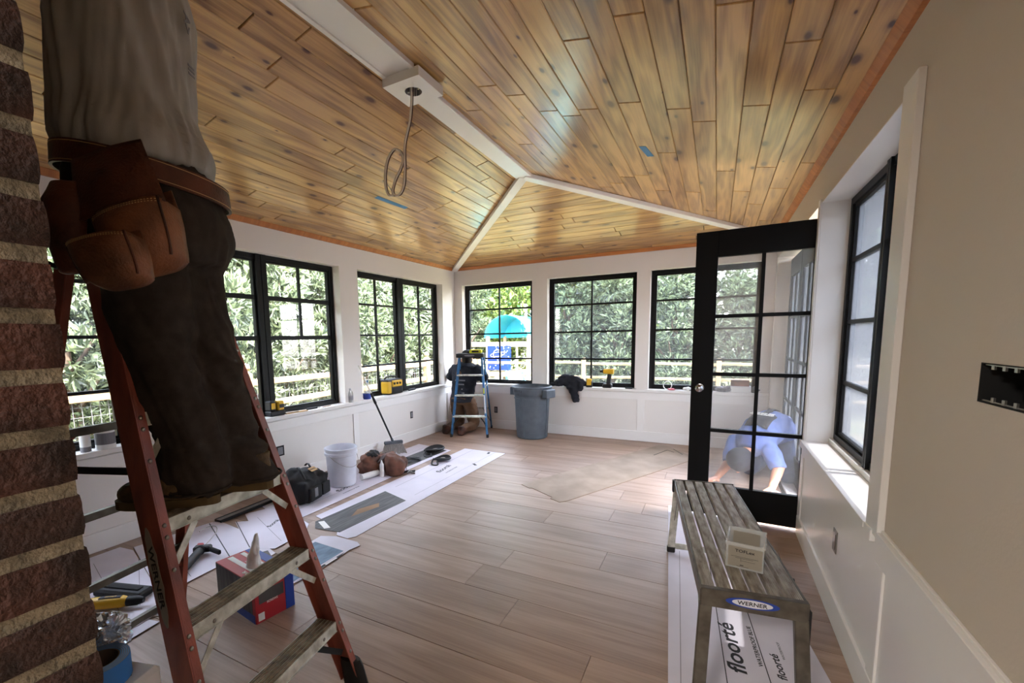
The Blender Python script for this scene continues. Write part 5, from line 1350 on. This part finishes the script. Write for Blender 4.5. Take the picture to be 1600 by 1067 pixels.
# knee pads
def kneepad(label, x, y, rz_, sc=1.0, flat=0):
    T = thing('knee_pad', label, 'knee pad', (x, y, .0045), rz_)
    vs = []; fs = []; nu_, nv2 = 18, 7
    for j in range(nv2):
        for i in range(nu_):
            a = i / nu_ * 2 * PI; v = j / (nv2 - 1); r = .45 + .55 * v; vs.append((.15 * sc * r * math.cos(a), .095 * sc * r * math.sin(a), .012 + .035 * sc * v ** 2 + .01 * math.sin(2 * a) * v))
    for j in range(nv2 - 1):
        for i in range(nu_): fs.append((j * nu_ + i, j * nu_ + (i + 1) % nu_, (j + 1) * nu_ + (i + 1) % nu_, (j + 1) * nu_ + i))
    fs.append(tuple(range(nu_))[::-1])
    o = MB().add(vs, fs).build('shell', 'bag', T, smooth=True); m_ = o.modifiers.new('s', 'SOLIDIFY'); m_.thickness = .018
    MB().ball((0, 0, .030), (.062 * sc, .036 * sc, .012), 12).build('pad', 'labelgrey', T, smooth=True)
    MB().tube([(.15 * sc * math.cos(a / 20 * 2 * PI), .095 * sc * math.sin(a / 20 * 2 * PI), .048 * sc + .01 * math.sin(a / 10 * 2 * PI)) for a in range(20)], .010, 8, close=True).build('rim', 'rubber', T, smooth=True)
    MB().tube(smooth_path([(-.15 * sc, 0, .05), (-.21 * sc, -.03, .02), (-.25 * sc, -.09, .008), (-.19 * sc, -.13, .008), (-.14 * sc, -.06, .03)], 5), .012, 6, flat=.3).build('strap', 'rubber', T, smooth=True)
kneepad('black knee pad with tan lining lying on the near white carton edge', -2.74, 4.27, 1.1, .72)
kneepad('larger black knee pad near the broom on the dark printed panel', -3.05, 4.58, 1.4, 1.0)
T = thing('strap_bundle', 'black strap bundle lying between the two knee pads', 'strap', (-3.07, 4.12, .0050))
for k in range(3): MB().tube(smooth_path([(-.12 + .03 * k, -.10, .010), (0, -.13 + .05 * k, .02 + .012 * k), (.11, 0, .012 + .01 * k), (.02, .12 - .03 * k, .012), (-.11, .03, .02)], 5), .012, 6, flat=.35).build('strap', 'rubber', T, smooth=True)
# broom
P0 = Vector((-3.42, 4.24, .16)); P1 = Vector((-3.560, 3.84, 1.13)); ax = (P1 - P0).normalized()
T = thing('broom', 'broom with grey bristles leaning against the left window board', 'broom', (-3.38, 4.33, .0045))
MB().tube([P0 + ax * .0, P0 + ax * .62], .011, 12).build('handle', 'rubber', T, world=True, smooth=True); MB().tube([P0 + ax * .60, P1], .0085, 12).build('handle_extension', 'trimwhite', T, world=True, smooth=True); MB().tube([P0 + ax * .56, P0 + ax * .70], [.016, .014], 12).build('collar', 'rubber', T, world=True, smooth=True)
Mb = frame(P0, (.62, .76, 0), (0, 0, 1)); bd_ = Vector((.35, .0, -1)).normalized()
hb_ = MB(); hb_.box((-.115, -.015, -.022), (.115, .025, .022), Mb, .008); hb_.lathe([(.018, 0), (.015, .06)], 12, Matrix.Translation(P0) @ ax.to_track_quat('Z', 'Y').to_matrix().to_4x4()); hb_.build('head', 'bin', T, world=True)
br = MB(); r_ = random.Random(5)
for i in range(24):
    for j in range(4):
        u = -.105 + .21 * i / 23; q = Mb @ Vector((u, -.01, -.014 + .0095 * j)); e_ = Mb @ Vector((u * 1.45 + r_.uniform(-.004, .004), -.135 + r_.uniform(-.01, .01) , -.014 + .0095 * j + .03)); br.beam(q, e_, .0045, .0045)
tag(br.build('bristles', 'bristle', T, world=True), kind='stuff')
# scrap boards by bucket
T = thing('wood_offcut', 'yellowish wood offcut against the left wall beside the bucket', 'offcut', (-3.60, 3.06, 0), .1)
MB().box((-.04, -.22, .0), (.04, .20, .018), None, .002).build('board', 'kraft', T); MB().box((-.035, -.16, .018), (.03, .22, .036), Matrix.Rotation(.15, 4, 'Z'), .002).build('board', 'thread', T)

# red box
T = thing('carton', 'red and blue printed retail box standing under the ladder step', 'box', (-1.985, 1.31, .0002), math.atan2(.022, .222) )
bx_ = math.hypot(.03, .222)
cA, cB, cC = Vector((-1.974, 1.308, 0)), Vector((-1.945, 1.530, 0)), Vector((-2.372, 1.392, 0))
T.location = (cA.x, cA.y, .0002); T.rotation_euler = (0, 0, math.atan2((cB - cA).y, (cB - cA).x) - PI / 2)
W_, D_, H_b = .215, .405, .218
MB().box((-D_, 0, 0), (0, W_ * .76, H_b), None, .002).build('red_part', 'redbox', T); MB().box((-D_, W_ * .76, 0), (0, W_, H_b), None, .002).build('blue_part', 'bluebox', T)
MB().box((-D_ + .004, -.0012, .045), (-.03, .0, H_b - .005)).build('picture_side', 'print', T)
MB().box((-D_ + .004, -.0012, .0), (-.01, .0, .045)).build('blue_strip', 'bluebox', T)
tp = MB(); tp.box((-D_ + .02, .055, H_b), (-.02, .085, H_b + .001)); tp.build('white_stripe', 'paper', T); MB().box((-D_ + .02, .125, H_b), (-.02, .150, H_b + .001)).build('white_stripe', 'paper', T)
MB().box((-.085, .012, H_b), (-.045, .045, H_b + .001)).build('label', 'paper', T)
MB().box((0, .02, .10), (.001, .155, .165)).build('picture', 'print', T)
for k, (y0, z0) in enumerate(((.012, .012),)): MB().box((0, y0, z0), (.0012, y0 + .032, z0 + .040), None, .0).build('round_label', 'paper', T)
text('XLWR', .030, 'paper', T, wmat(T) @ frame((-.12, .035, H_b + .0012), (-1, 0, 0), (0, -1, 0)) , .0004, sx=1.1)
text('SCREWS', .026, 'paper', T, wmat(T) @ frame((-.22, .105, H_b + .0012), (-1, 0, 0), (0, -1, 0)), .0004)
text('SCREWS', .016, 'paper', T, wmat(T) @ frame((.0014, .09, .095), (0, 1, 0), (0, 0, 1)), .0004)
T = thing('paper_cone', 'crumpled white paper cone standing on the red box', 'paper', (-2.14, 1.43, .2195))
b = MB(); b.loft([(0, 0, 0, .045, .035, 0), (.0, 0, .05, .036, .026, .2), (.01, .01, .12, .020, .015, .4), (.018, .015, .18, .006, .010, .6)], 14); remeshed(b, .004, 1, folds(.006, 30, 30, 14)).build('cone', 'paper', T, smooth=True)

# caulking gun
T = thing('caulking_gun', 'black caulking gun with hooked rod lying on the carton behind the ladder', 'tool', (-2.90, 1.52, .0085), math.atan2(1.66 - 1.39, -3.0 + 2.79))
MB().tube([(-.16, 0, .03), (.10, 0, .035)], .026, 16).build('barrel', 'rubber', T, smooth=True, angle=40); MB().tube([(-.20, 0, .03), (-.16, 0, .03)], [.006, .022], 10).build('nozzle', 'paper', T, smooth=True)
MB().lathe([(.030, 0), (.030, .02)], 16, Matrix.Translation((.10, 0, .035)) @ Matrix.Rotation(PI / 2, 4, 'Y')).build('end_cap', 'bag', T)
MB().box((.11, -.06, .015), (.16, .05, .055), None, .008).build('grip_body', 'rubber', T); MB().beam((.14, -.04, .03), (.06, -.14, .03), .03, .025, ch=.006).build('trigger_handle', 'bag', T); MB().box((.15, .01, .02), (.20, .05, .05), None, .006).build('release_tab', 'redbox', T)
MB().tube(smooth_path([(.16, 0, .035), (.34, -.01, .05), (.42, .01, .06), (.45, .05, .065), (.42, .09, .065), (.37, .11, .06)], 5), .0035, 6).build('rod', 'steel', T, smooth=True)
# yellow cutting tool
T = thing('power_tool', 'yellow and black corded cutting tool lying beside the brick wall edge', 'tool', (-2.80, 1.035, .004), math.atan2(1.12 - .96, -.06) )
b = MB(); b.loft([(0, -.13, .035, .030, .028, 0, 0, 1, 0), (0, -.05, .036, .036, .030, 0, 0, 1, 0), (0, .05, .036, .035, .030, 0, 0, 1, 0), (0, .08, .036, .024, .022, 0, 0, 1, 0)], 18)
T.rotation_euler = (0, 0, -.95); b.build('housing', 'yellow', T, smooth=True, angle=50)
MB().loft([(0, .08, .036, .028, .026, 0, 0, 1, 0), (0, .13, .036, .026, .024, 0, 0, 1, 0), (0, .16, .036, .014, .014, 0, 0, 1, 0)], 16).build('tool_head', 'rubber', T, smooth=True, angle=50)
MB().loft([(0, -.20, .034, .024, .024, 0, 0, 1, 0), (0, -.13, .035, .028, .026, 0, 0, 1, 0)], 14).build('tail', 'inkgrey', T, smooth=True, angle=50)
MB().box((-.012, -.06, .062), (.012, .05, .068), None, .002).build('nameplate', 'ink', T)
text('DEWALT', .014, 'yellow', T, wmat(T) @ frame((0, -.005, .0685), (0, 1, 0), (-1, 0, 0)), .0003)
T = thing('knife_case', 'flat black tool case lying behind the yellow tool', 'case', (-2.90, 1.13, .004), -1.25)
MB().box((-.05, -.16, 0), (.05, .16, .045), None, .012).build('case', 'rubber', T); MB().box((-.02, -.12, .045), (.02, .12, .052), None, .003).build('ridge', 'bag', T)

# carton and tape roll just beyond the brick edge
c0 = Vector((-1.245, .505, 0))
T = thing('tall_box', 'tall cream cardboard box just beyond the brick edge at lower left', 'box', (-1.40, .43, 0), .30)
MB().box((-.14, -.11, 0), (.14, .11, .550), None, .012).build('box_body', 'paper', T); MB().box((-.136, -.010, .5495), (.136, .010, .5515)).build('tape_seam', 'thread', T)
lf = MB(); lf.box((.05, .05, .5500), (.10, .055, .5510)); lf.box((.096, .02, .5500), (.10, .055, .5510)); lf.build('printed_corner', 'ink', T)
T = thing('tape_roll', 'roll of blue masking tape standing flat on the cream box', 'tape', (-1.365, .462, .5518), 0)
R1, R0, HT = .066, .044, .060
MB().lathe([(R0, 0), (R1, 0), (R1, HT), (R0, HT)], 40, cap0=False, cap1=False).build('tape', 'bluetape', T, smooth=True, angle=30)
MB().lathe([(R0 - .003, 0), (R0, 0), (R0, HT), (R0 - .003, HT), (R0 - .003, 0)], 40, cap0=False, cap1=False).build('core', 'tapecore', T, smooth=True, angle=30)
ed_ = MB()
for k in range(5): rr3 = R0 + .003 + k * .0042; ed_.lathe([(rr3, HT), (rr3, HT + .0004), (rr3 + .002, HT + .0004), (rr3 + .002, HT)], 40, cap0=False, cap1=False)
tag(ed_.build('edge_lines', 'bin', T), kind='stuff')
T = thing('plastic_bag', 'crinkled clear plastic bag behind the tape roll', 'bag', (-1.475, .50, .566))
b = MB(); b.ball((0, .02, .04), (.05, .05, .055), 14); mm = remeshed(b, .006, 0, folds(.03, 30, 30, 30)); mm.build('film', 'film', T)

# ------------------------------------------------------------- things on the window boards
ZS = WZ0 + .0006
T = thing('site_radio', 'yellow and black site radio on the left window board', 'radio', (-3.765, 4.66, ZS), .0)
MB().box((-.085, -.155, .0), (.085, .155, .20), None, .030).build('body', 'rubber', T); MB().box((-.03, -.168, .02), (.095, -.10, .175), None, .02).build('side_cover', 'yellow', T); MB().box((.070, -.085, .10), (.098, .13, .185), None, .012).build('front_panel', 'yellow', T)
for k in range(3): MB().lathe([(.016, 0), (.014, .014)], 14, Matrix.Translation((.096, -.05 + .06 * k, .145)) @ Matrix.Rotation(PI / 2, 4, 'Y')).build('knob', 'rubber', T)
MB().box((.075, -.07, .02), (.092, .12, .085), None, .006).build('speaker_grille', 'bag', T); MB().tube(smooth_path([(0, -.13, .19), (0, -.10, .225), (0, .0, .235), (0, .10, .225), (0, .13, .19)], 4), .011, 8).build('carry_handle', 'rubber', T, smooth=True)
T = thing('laser_level', 'yellow and black laser level on the left window board beside the ladder rail', 'tool', (-3.76, 2.86, ZS))
MB().box((-.05, -.085, .0), (.05, .085, .05), None, .010).build('base', 'rubber', T); MB().box((-.045, -.08, .05), (.045, -.015, .15), None, .012).build('housing', 'rubber', T); MB().box((-.042, .005, .045), (.045, .08, .14), None, .012).build('battery', 'yellow', T); MB().box((.04, -.07, .07), (.052, -.03, .13), None, .004).build('laser_window', 'yellow', T)
MB().box((.044, .02, .075), (.050, .07, .11)).build('label', 'ink', T)
T = thing('water_bottle', 'small clear plastic bottle standing on the left window board by the pier', 'bottle', (-3.70, 3.835, ZS))
MB().lathe([(.030, 0), (.032, .01), (.032, .10), (.026, .125), (.013, .14), (.013, .15)], 20).build('bottle_body', 'clear', T, smooth=True, angle=40); MB().lathe([(.015, .148), (.015, .165)], 16).build('cap', 'pail', T); MB().lathe([(.0325, .03), (.0325, .08)], 20, cap0=False, cap1=False).build('label', 'inkgrey', T)
T = thing('spray_bottle', 'clear bottle with blue base on the left window board right of the pier', 'bottle', (-3.72, 4.14, ZS))
MB().lathe([(.045, 0), (.046, .006), (.046, .07)], 20).build('base_cup', 'bluebox', T, smooth=True, angle=40); MB().lathe([(.042, .07), (.042, .13), (.03, .16), (.014, .175), (.014, .20)], 20).build('bottle_body', 'clear', T, smooth=True, angle=40); MB().lathe([(.017, .2), (.017, .225)], 14).build('cap', 'bluetape', T)
for nm, y_, lab in (('hand_saw', 5.02, 'black flat hand tool on the left window board right of the radio'),):
    T = thing(nm, lab, 'tool', (-3.74, y_, ZS), .1); MB().box((-.015, -.02, 0), (.015, .17, .022), None, .006).build('grip', 'rubber', T); MB().box((-.008, -.20, .004), (.008, -.02, .012)).build('blade', 'steel', T)
T = thing('utility_knife', 'small grey utility knife on the left window board', 'tool', (-3.735, 3.30, ZS), -.1); MB().box((-.014, -.07, 0), (.014, .06, .018), None, .006).build('grip', 'rubber', T); MB().box((-.006, .06, .004), (.006, .10, .008)).build('blade', 'steel', T)
T = thing('pencil', 'short carpenter pencil on the left window board', 'pencil', (-3.73, 3.50, ZS), .2); MB().box((-.006, -.08, 0), (.006, .06, .007)).build('shaft', 'kraft', T); MB().box((-.003, .06, .001), (.003, .075, .005)).build('tip', 'ink', T)
T = thing('wood_shim', 'thin pale wood shim on the left window board beside the laser level', 'shim', (-3.71, 3.07, ZS), -.15); MB().prism([(-.02, -.12), (.02, -.12), (.018, .12), (-.018, .12)], 0, .010).build('shim', 'thread', T); MB().box((-.018, -.12, .010), (.018, .02, .016)).build('upper_shim', 'brown', T)
for i, (y_, r_, h_, m_, lab) in enumerate(((1.335, .030, .17, 'inkgrey', 'narrow grey can on the left window board by the brick edge'), (1.45, .058, .16, 'paper', 'white tub with lid on the left window board'), (1.60, .05, .14, 'bark', 'dark green can on the left window board beside the ladder rail'))):
    T = thing('paint_can' if i != 1 else 'putty_tub', lab, 'can', (-3.73, y_, ZS))
    MB().lathe([(r_, 0), (r_, h_ * .92)], 24).build('can_body', m_, T, smooth=True, angle=40); MB().lathe([(r_ * 1.04, h_ * .90), (r_ * 1.04, h_), (r_ * .8, h_)], 24).build('lid', 'paper' if i else 'steel', T, smooth=True, angle=40)
    MB().lathe([(r_ * 1.008, h_ * .2), (r_ * 1.008, h_ * .7)], 24, cap0=False, cap1=False).build('label', ['paper', 'inkgrey', 'bag'][i], T)
T = thing('battery', 'yellow and black tool battery on the end window board left of the drill', 'battery', (-1.545, YB + .02, ZS), .2)
MB().box((-.045, -.045, 0), (.045, .045, .085), None, .010).build('pack', 'rubber', T); MB().box((-.035, -.047, .03), (.030, -.040, .10), None, .004).build('label', 'yellow', T); MB().box((-.035, -.03, .085), (.035, .04, .115), None, .008).build('terminal_block', 'yellow', T)
T = thing('cordless_drill', 'yellow and black cordless drill standing on the end window board', 'drill', (-1.29, YB + .03, ZS), .0)
MB().box((-.07, -.045, 0), (.055, .045, .055), None, .010).build('battery', 'rubber', T); MB().beam((-.0, 0, .05), (.02, 0, .19), .055, .040, (1, 0, 0), .012).build('grip', 'rubber', T); MB().tube([(-.06, 0, .225), (.07, 0, .225)], [.034, .038], 16).build('motor_housing', 'yellow', T, smooth=True, angle=50); MB().tube([(-.115, 0, .225), (-.06, 0, .225)], [.014, .026], 12).build('chuck', 'rubber', T, smooth=True, angle=50); MB().tube([(-.15, 0, .225), (-.115, 0, .225)], .004, 6).build('bit', 'steel', T); MB().box((-.02, -.044, .265), (.06, .044, .285), None, .006).build('top_cover', 'rubber', T) if False else None
T = thing('scraper', 'small black scraper on the end window board beside the pier', 'tool', (-.985, YB + .0, ZS), .0); MB().box((-.07, -.02, 0), (.02, .02, .018), None, .005).build('grip', 'rubber', T); MB().box((.02, -.03, .002), (.07, .03, .005)).build('blade', 'steel', T)
T = thing('scissors', 'red-handled scissors on the end window board', 'scissors', (-.46, YB + .02, ZS), .3)
for s in (-1, 1): MB().tube([(-.03 + .035 * math.cos(a / 14 * 2 * PI), s * .032 + .026 * math.sin(a / 14 * 2 * PI), .012) for a in range(14)], .007, 6, close=True).build('finger_loop', 'redbox', T, smooth=True); MB().beam((.0, s * .015, .010), (.16, -s * .010, .010), .004, .016, (0, 0, 1)).build('blade', 'steel', T)
T = thing('wire_coil', 'small coil of white cord on the end window board', 'cord', (-.54, YB + .05, ZS + .004), .0)
for k in range(3): MB().tube([(.05 * math.cos(a / 20 * 2 * PI), .014 * math.sin(a / 20 * 2 * PI) + k * .006, .052 + .05 * math.sin(a / 20 * 2 * PI)) for a in range(20)], .004, 6, close=True).build('loop', 'paper', T, smooth=True)
T = thing('paper_scrap', 'crumpled white paper on the end window board beside the scissors', 'paper', (-.30, YB + .04, ZS)); b = MB(); b.ball((0, 0, .02), (.06, .03, .022), 12); remeshed(b, .006, 1, folds(.012, 40, 40, 40)).build('paper', 'paper', T)
T = thing('long_marker', 'thin black rod lying on the end window board near the door', 'rod', (-.16, YB + .0, ZS), .0); MB().tube([(-.12, 0, .006), (.10, .01, .006)], .005, 8).build('rod', 'rubber', T); MB().box((.06, -.02, 0), (.14, .03, .022), None, .004).build('rod_head', 'bag', T)
T = thing('small_box', 'white box under the brown one on the end window board', 'box', (.275, YB + .06, ZS)); MB().box((-.105, -.05, 0), (.105, .05, .072), None, .002).build('box_body', 'paper', T); MB().box((-.104, -.049, .072), (.104, .049, .076)).build('lid_flap', 'card', T)
T = thing('small_box', 'brown cardboard box stacked on a white one behind the black door', 'box', (.265, YB + .06, ZS + .0765)); MB().box((-.095, -.045, 0), (.095, .045, .072), None, .002).build('box_body', 'leather', T); MB().box((-.094, -.003, .0715), (.094, .003, .073)).build('tape_seam', 'leatherd', T)
T = thing('cleaning_rag', 'grey rag lying beside the boxes on the end window board', 'rag', (.09, YB + .03, ZS)); b = MB(); b.ball((0, 0, .03), (.09, .045, .035), 14); b.ball((.05, 0, .045), (.04, .03, .03), 10); remeshed(b, .007, 1, folds(.014, 25, 25, 25)).build('cloth', 'inkgrey', T, smooth=True)
T = thing('cleaning_rag', 'grey bundle at the right end of the end window board', 'rag', (.43, YB + .03, ZS)); b = MB(); b.ball((0, 0, .03), (.055, .045, .035), 14); b.ball((-.01, 0, .05), (.03, .03, .03), 10); remeshed(b, .007, 1, folds(.012, 25, 25, 25)).build('cloth', 'bin', T, smooth=True)

# ------------------------------------------------------------- man bending over the floor beyond the glass door
TB0 = T = thing('person', 'person in blue printed shirt kneeling bent over beyond the glass door', 'person', (.40, 5.0, .002))
hip = Vector((.50, 5.42, .44)); sho = Vector((.24, 4.98, .36)); ctr = Vector((.42, 5.16, .50))
b = MB(); ax1 = Vector((-.45, -.75, .1)).normalized()
b.loft([(p[0], p[1], p[2], a, c, PI / 2 + .5, d[0], d[1], d[2]) for p, a, c, d in (
    ((.56, 5.48, .36), .17, .15, (-.4, -.7, .5)), ((.50, 5.38, .45), .185, .16, (-.5, -.8, .35)), ((.42, 5.22, .51), .19, .15, (-.5, -.85, .0)), ((.34, 5.07, .47), .20, .15, (-.45, -.8, -.3)), ((.27, 4.95, .38), .19, .13, (-.4, -.75, -.6)), ((.23, 4.90, .31), .11, .09, (-.4, -.75, -.7)))], 24)
for s, E_, S0 in ((-1, Vector((.08, 4.93, .17)), Vector((.13, 5.03, .36))), (1, Vector((.46, 4.76, .20)), Vector((.39, 4.88, .37)))):
    a_ = (E_ - S0).normalized(); b.loft([(p.x, p.y, p.z, r, r, .3, a_.x, a_.y, a_.z) for p, r in ((S0 - a_ * .05, .075), (S0 + a_ * .05, .078), (E_ - a_ * .04, .070), (E_, .066))], 14)
remeshed(b, .010, 3, folds(.010, 9, 9, 9)).build('shirt', 'periwinkle', T, world=True, smooth=True)
b = MB()
for s in (-1, 1):
    o_ = Vector((.16, -.09, 0)) * s
    H0 = Vector((.55, 5.46, .34)) + o_ * .5; K_ = Vector((.42, 5.10, .07)) + o_ * 1.0; F_ = Vector((.56, 5.52, .06)) + o_ * .9
    for A, B2, r0, r1 in ((H0, K_, .115, .08), (K_, F_, .075, .055)):
        a_ = (B2 - A).normalized(); b.loft([(p.x, p.y, p.z, r, r, .3, a_.x, a_.y, a_.z) for p, r in ((A - a_ * .03, r0 * .9), (A.lerp(B2, .3), r0), (A.lerp(B2, .75), (r0 + r1) / 2), (B2 + a_ * .03, r1))], 14)
b.ball((.56, 5.48, .34), (.17, .15, .14), 16)
remeshed(b, .011, 3, folds(.010, 9, 9, 9)).build('trousers', 'denim', T, world=True, smooth=True)
for s in (-1, 1):
    o_ = Vector((.16, -.09, 0)) * s * .9; F_ = Vector((.585, 5.60, .0)) + o_
    k = MB(); k.loft([(F_.x, F_.y - .03, .06, .055, .05, 0, .2, 1, 0), (F_.x + .01, F_.y + .03, .07, .055, .055, 0, .2, 1, 0), (F_.x + .02, F_.y + .08, .10, .05, .05, 0, .2, .6, .8)], 12); k.box((F_.x - .045, F_.y + .02, .005), (F_.x + .045, F_.y + .11, .16), None, .02); remeshed(k, .01, 2).build('boot', 'bag', T, world=True, smooth=True)
b = MB(); hd = Vector((.17, 4.77, .24))
b.loft([(.25, 4.92, .33, .055, .055, 0, -.4, -.75, -.5), (.19, 4.81, .26, .055, .055, 0, -.4, -.75, -.5)], 12); b.ball(hd, (.080, .095, .105), 16, rot=Euler((.9, 0, -.4))); b.ball(hd + Vector((-.02, .0, -.105)), (.018, .018, .018), 8); b.ball(hd + Vector((-.07, .03, 0)), (.02, .014, .03), 8); b.ball(hd + Vector((.07, -.02, 0)), (.02, .014, .03), 8)
for E_, W_, ha in ((Vector((.08, 4.93, .17)), Vector((-.02, 4.76, .055)), Vector((-.5, -.8, -.12))), (Vector((.46, 4.76, .20)), Vector((.40, 4.58, .06)), Vector((-.4, -.85, -.1)))):
    a_ = (W_ - E_).normalized(); b.loft([(p.x, p.y, p.z, r, r, 0, a_.x, a_.y, a_.z) for p, r in ((E_ - a_ * .05, .046), (E_ + a_ * .06, .044), (W_, .028))], 12)
    ha = ha.normalized(); sd = Vector((-ha.y, ha.x, 0)).normalized()
    b.loft([(p.x, p.y, p.z, r1, r2, math.atan2(sd.y, sd.x), ha.x, ha.y, ha.z) for p, r1, r2 in ((W_, .028, .022), (W_ + ha * .05, .040, .016), (W_ + ha * .085, .040, .014))], 12)
    for k in range(4): q = W_ + ha * .075 + sd * (k - 1.5) * .020; b.tube([q, q + ha * .035 + Vector((0, 0, .008)), q + ha * (.068 - .009 * abs(k - 1.3)) + Vector((0, 0, -.008))], [.0095, .009, .007], 7)
    q = W_ + ha * .02 + sd * .028; b.tube([q, q + ha * .03 + sd * .025, q + ha * .055 + sd * .028], [.011, .010, .008], 7)
remeshed(b, .006, 2).build('body', 'skin', T, world=True, smooth=True)
hb2 = MB(); hb2.ball(hd + Vector((.01, .03, .02)), (.088, .10, .10), 14); remeshed(hb2, .01, 1).build('hair', 'hair', T, world=True, smooth=True)
k = MB(); k.lathe([(.106, -.02), (.112, .03), (.104, .075), (.07, .115), (.01, .132)], 18, Matrix.Translation(hd + Vector((.0, .0, .0))) @ (Vector((-.30, -.66, .45)).normalized()).to_track_quat('Z', 'Y').to_matrix().to_4x4()); k.build('cap', 'navy', T, world=True, smooth=True, angle=50)
Mc = Matrix.Translation(hd + Vector((-.01, 0, 0))) @ (Vector((-.35, -.55, .62)).normalized()).to_track_quat('Z', 'Y').to_matrix().to_4x4()
MB().tube([Mc @ Vector((.101 * math.cos(a / 22 * 2 * PI), .101 * math.sin(a / 22 * 2 * PI), .005)) for a in range(22)], .005, 6, close=True).build('cap_trim', 'paper', T, world=True, smooth=True)
# dark back print and band
from mathutils.bvhtree import BVHTree
_sm = bpy.data.objects['shirt'].data; BV = BVHTree.FromPolygons([wmat(T) @ v.co for v in _sm.vertices], [tuple(p.vertices) for p in _sm.polygons])
def on_back(u, v, lift=.0):
    c = Vector((.50, 5.36, .0)).lerp(Vector((.29, 4.95, .0)), v); sd = Vector((.80, -.55, 0)).normalized()
    P = c + sd * u; h = BV.ray_cast(Vector((P.x, P.y, 2)), Vector((0, 0, -1)))
    return (h[0] + h[1] * lift) if h[0] else Vector((P.x, P.y, .3))
def patch(us, vs_, lift, nm, m_):
    V = []; F = []
    for v in vs_:
        for u in us: V.append(on_back(u, v, lift))
    n = len(us)
    for j in range(len(vs_) - 1):
        for i in range(n - 1): F.append((j * n + i, j * n + i + 1, (j + 1) * n + i + 1, (j + 1) * n + i))
    o = MB().add(V, F).build(nm, m_, T, world=True, smooth=True); o.modifiers.new('s', 'SOLIDIFY').thickness = .006
patch([-.10 + .025 * i for i in range(9)], [.60 + .06 * i for i in range(8)], .010, 'back_print', 'navy')
patch([-.025, 0, .025], [.10 + .05 * i for i in range(12)], .014, 'back_band', 'navy')
for tt, v, sz in (('COURE PAINTING', .78, .034), ('502 609 5002', .70, .046)):
    P_ = on_back(0.0, v, .024); sd = Vector((-.80, .55, 0)).normalized(); up_ = (on_back(0, v + .03, 0) - on_back(0, v - .03, 0)).normalized()
    text(tt, sz, 'paper', T, frame(P_, sd, up_), .001, 'shirt_print', sx=.8)
TB0.location = (.47, 5.0, -.002)
for ch in TB0.children: pass
# floor pieces he works on
T = thing('vinyl_offcut', 'pale flooring offcut lying in the sun in front of the bending person', 'offcut', (.42, 4.52, .013), .5)
MB().box((-.18, -.10, 0), (.16, .10, .006)).build('board', 'card', T); MB().box((-.16, -.09, .006), (.05, .04, .010), Matrix.Rotation(.3, 4, 'Z')).build('upper_board', 'paper', T)
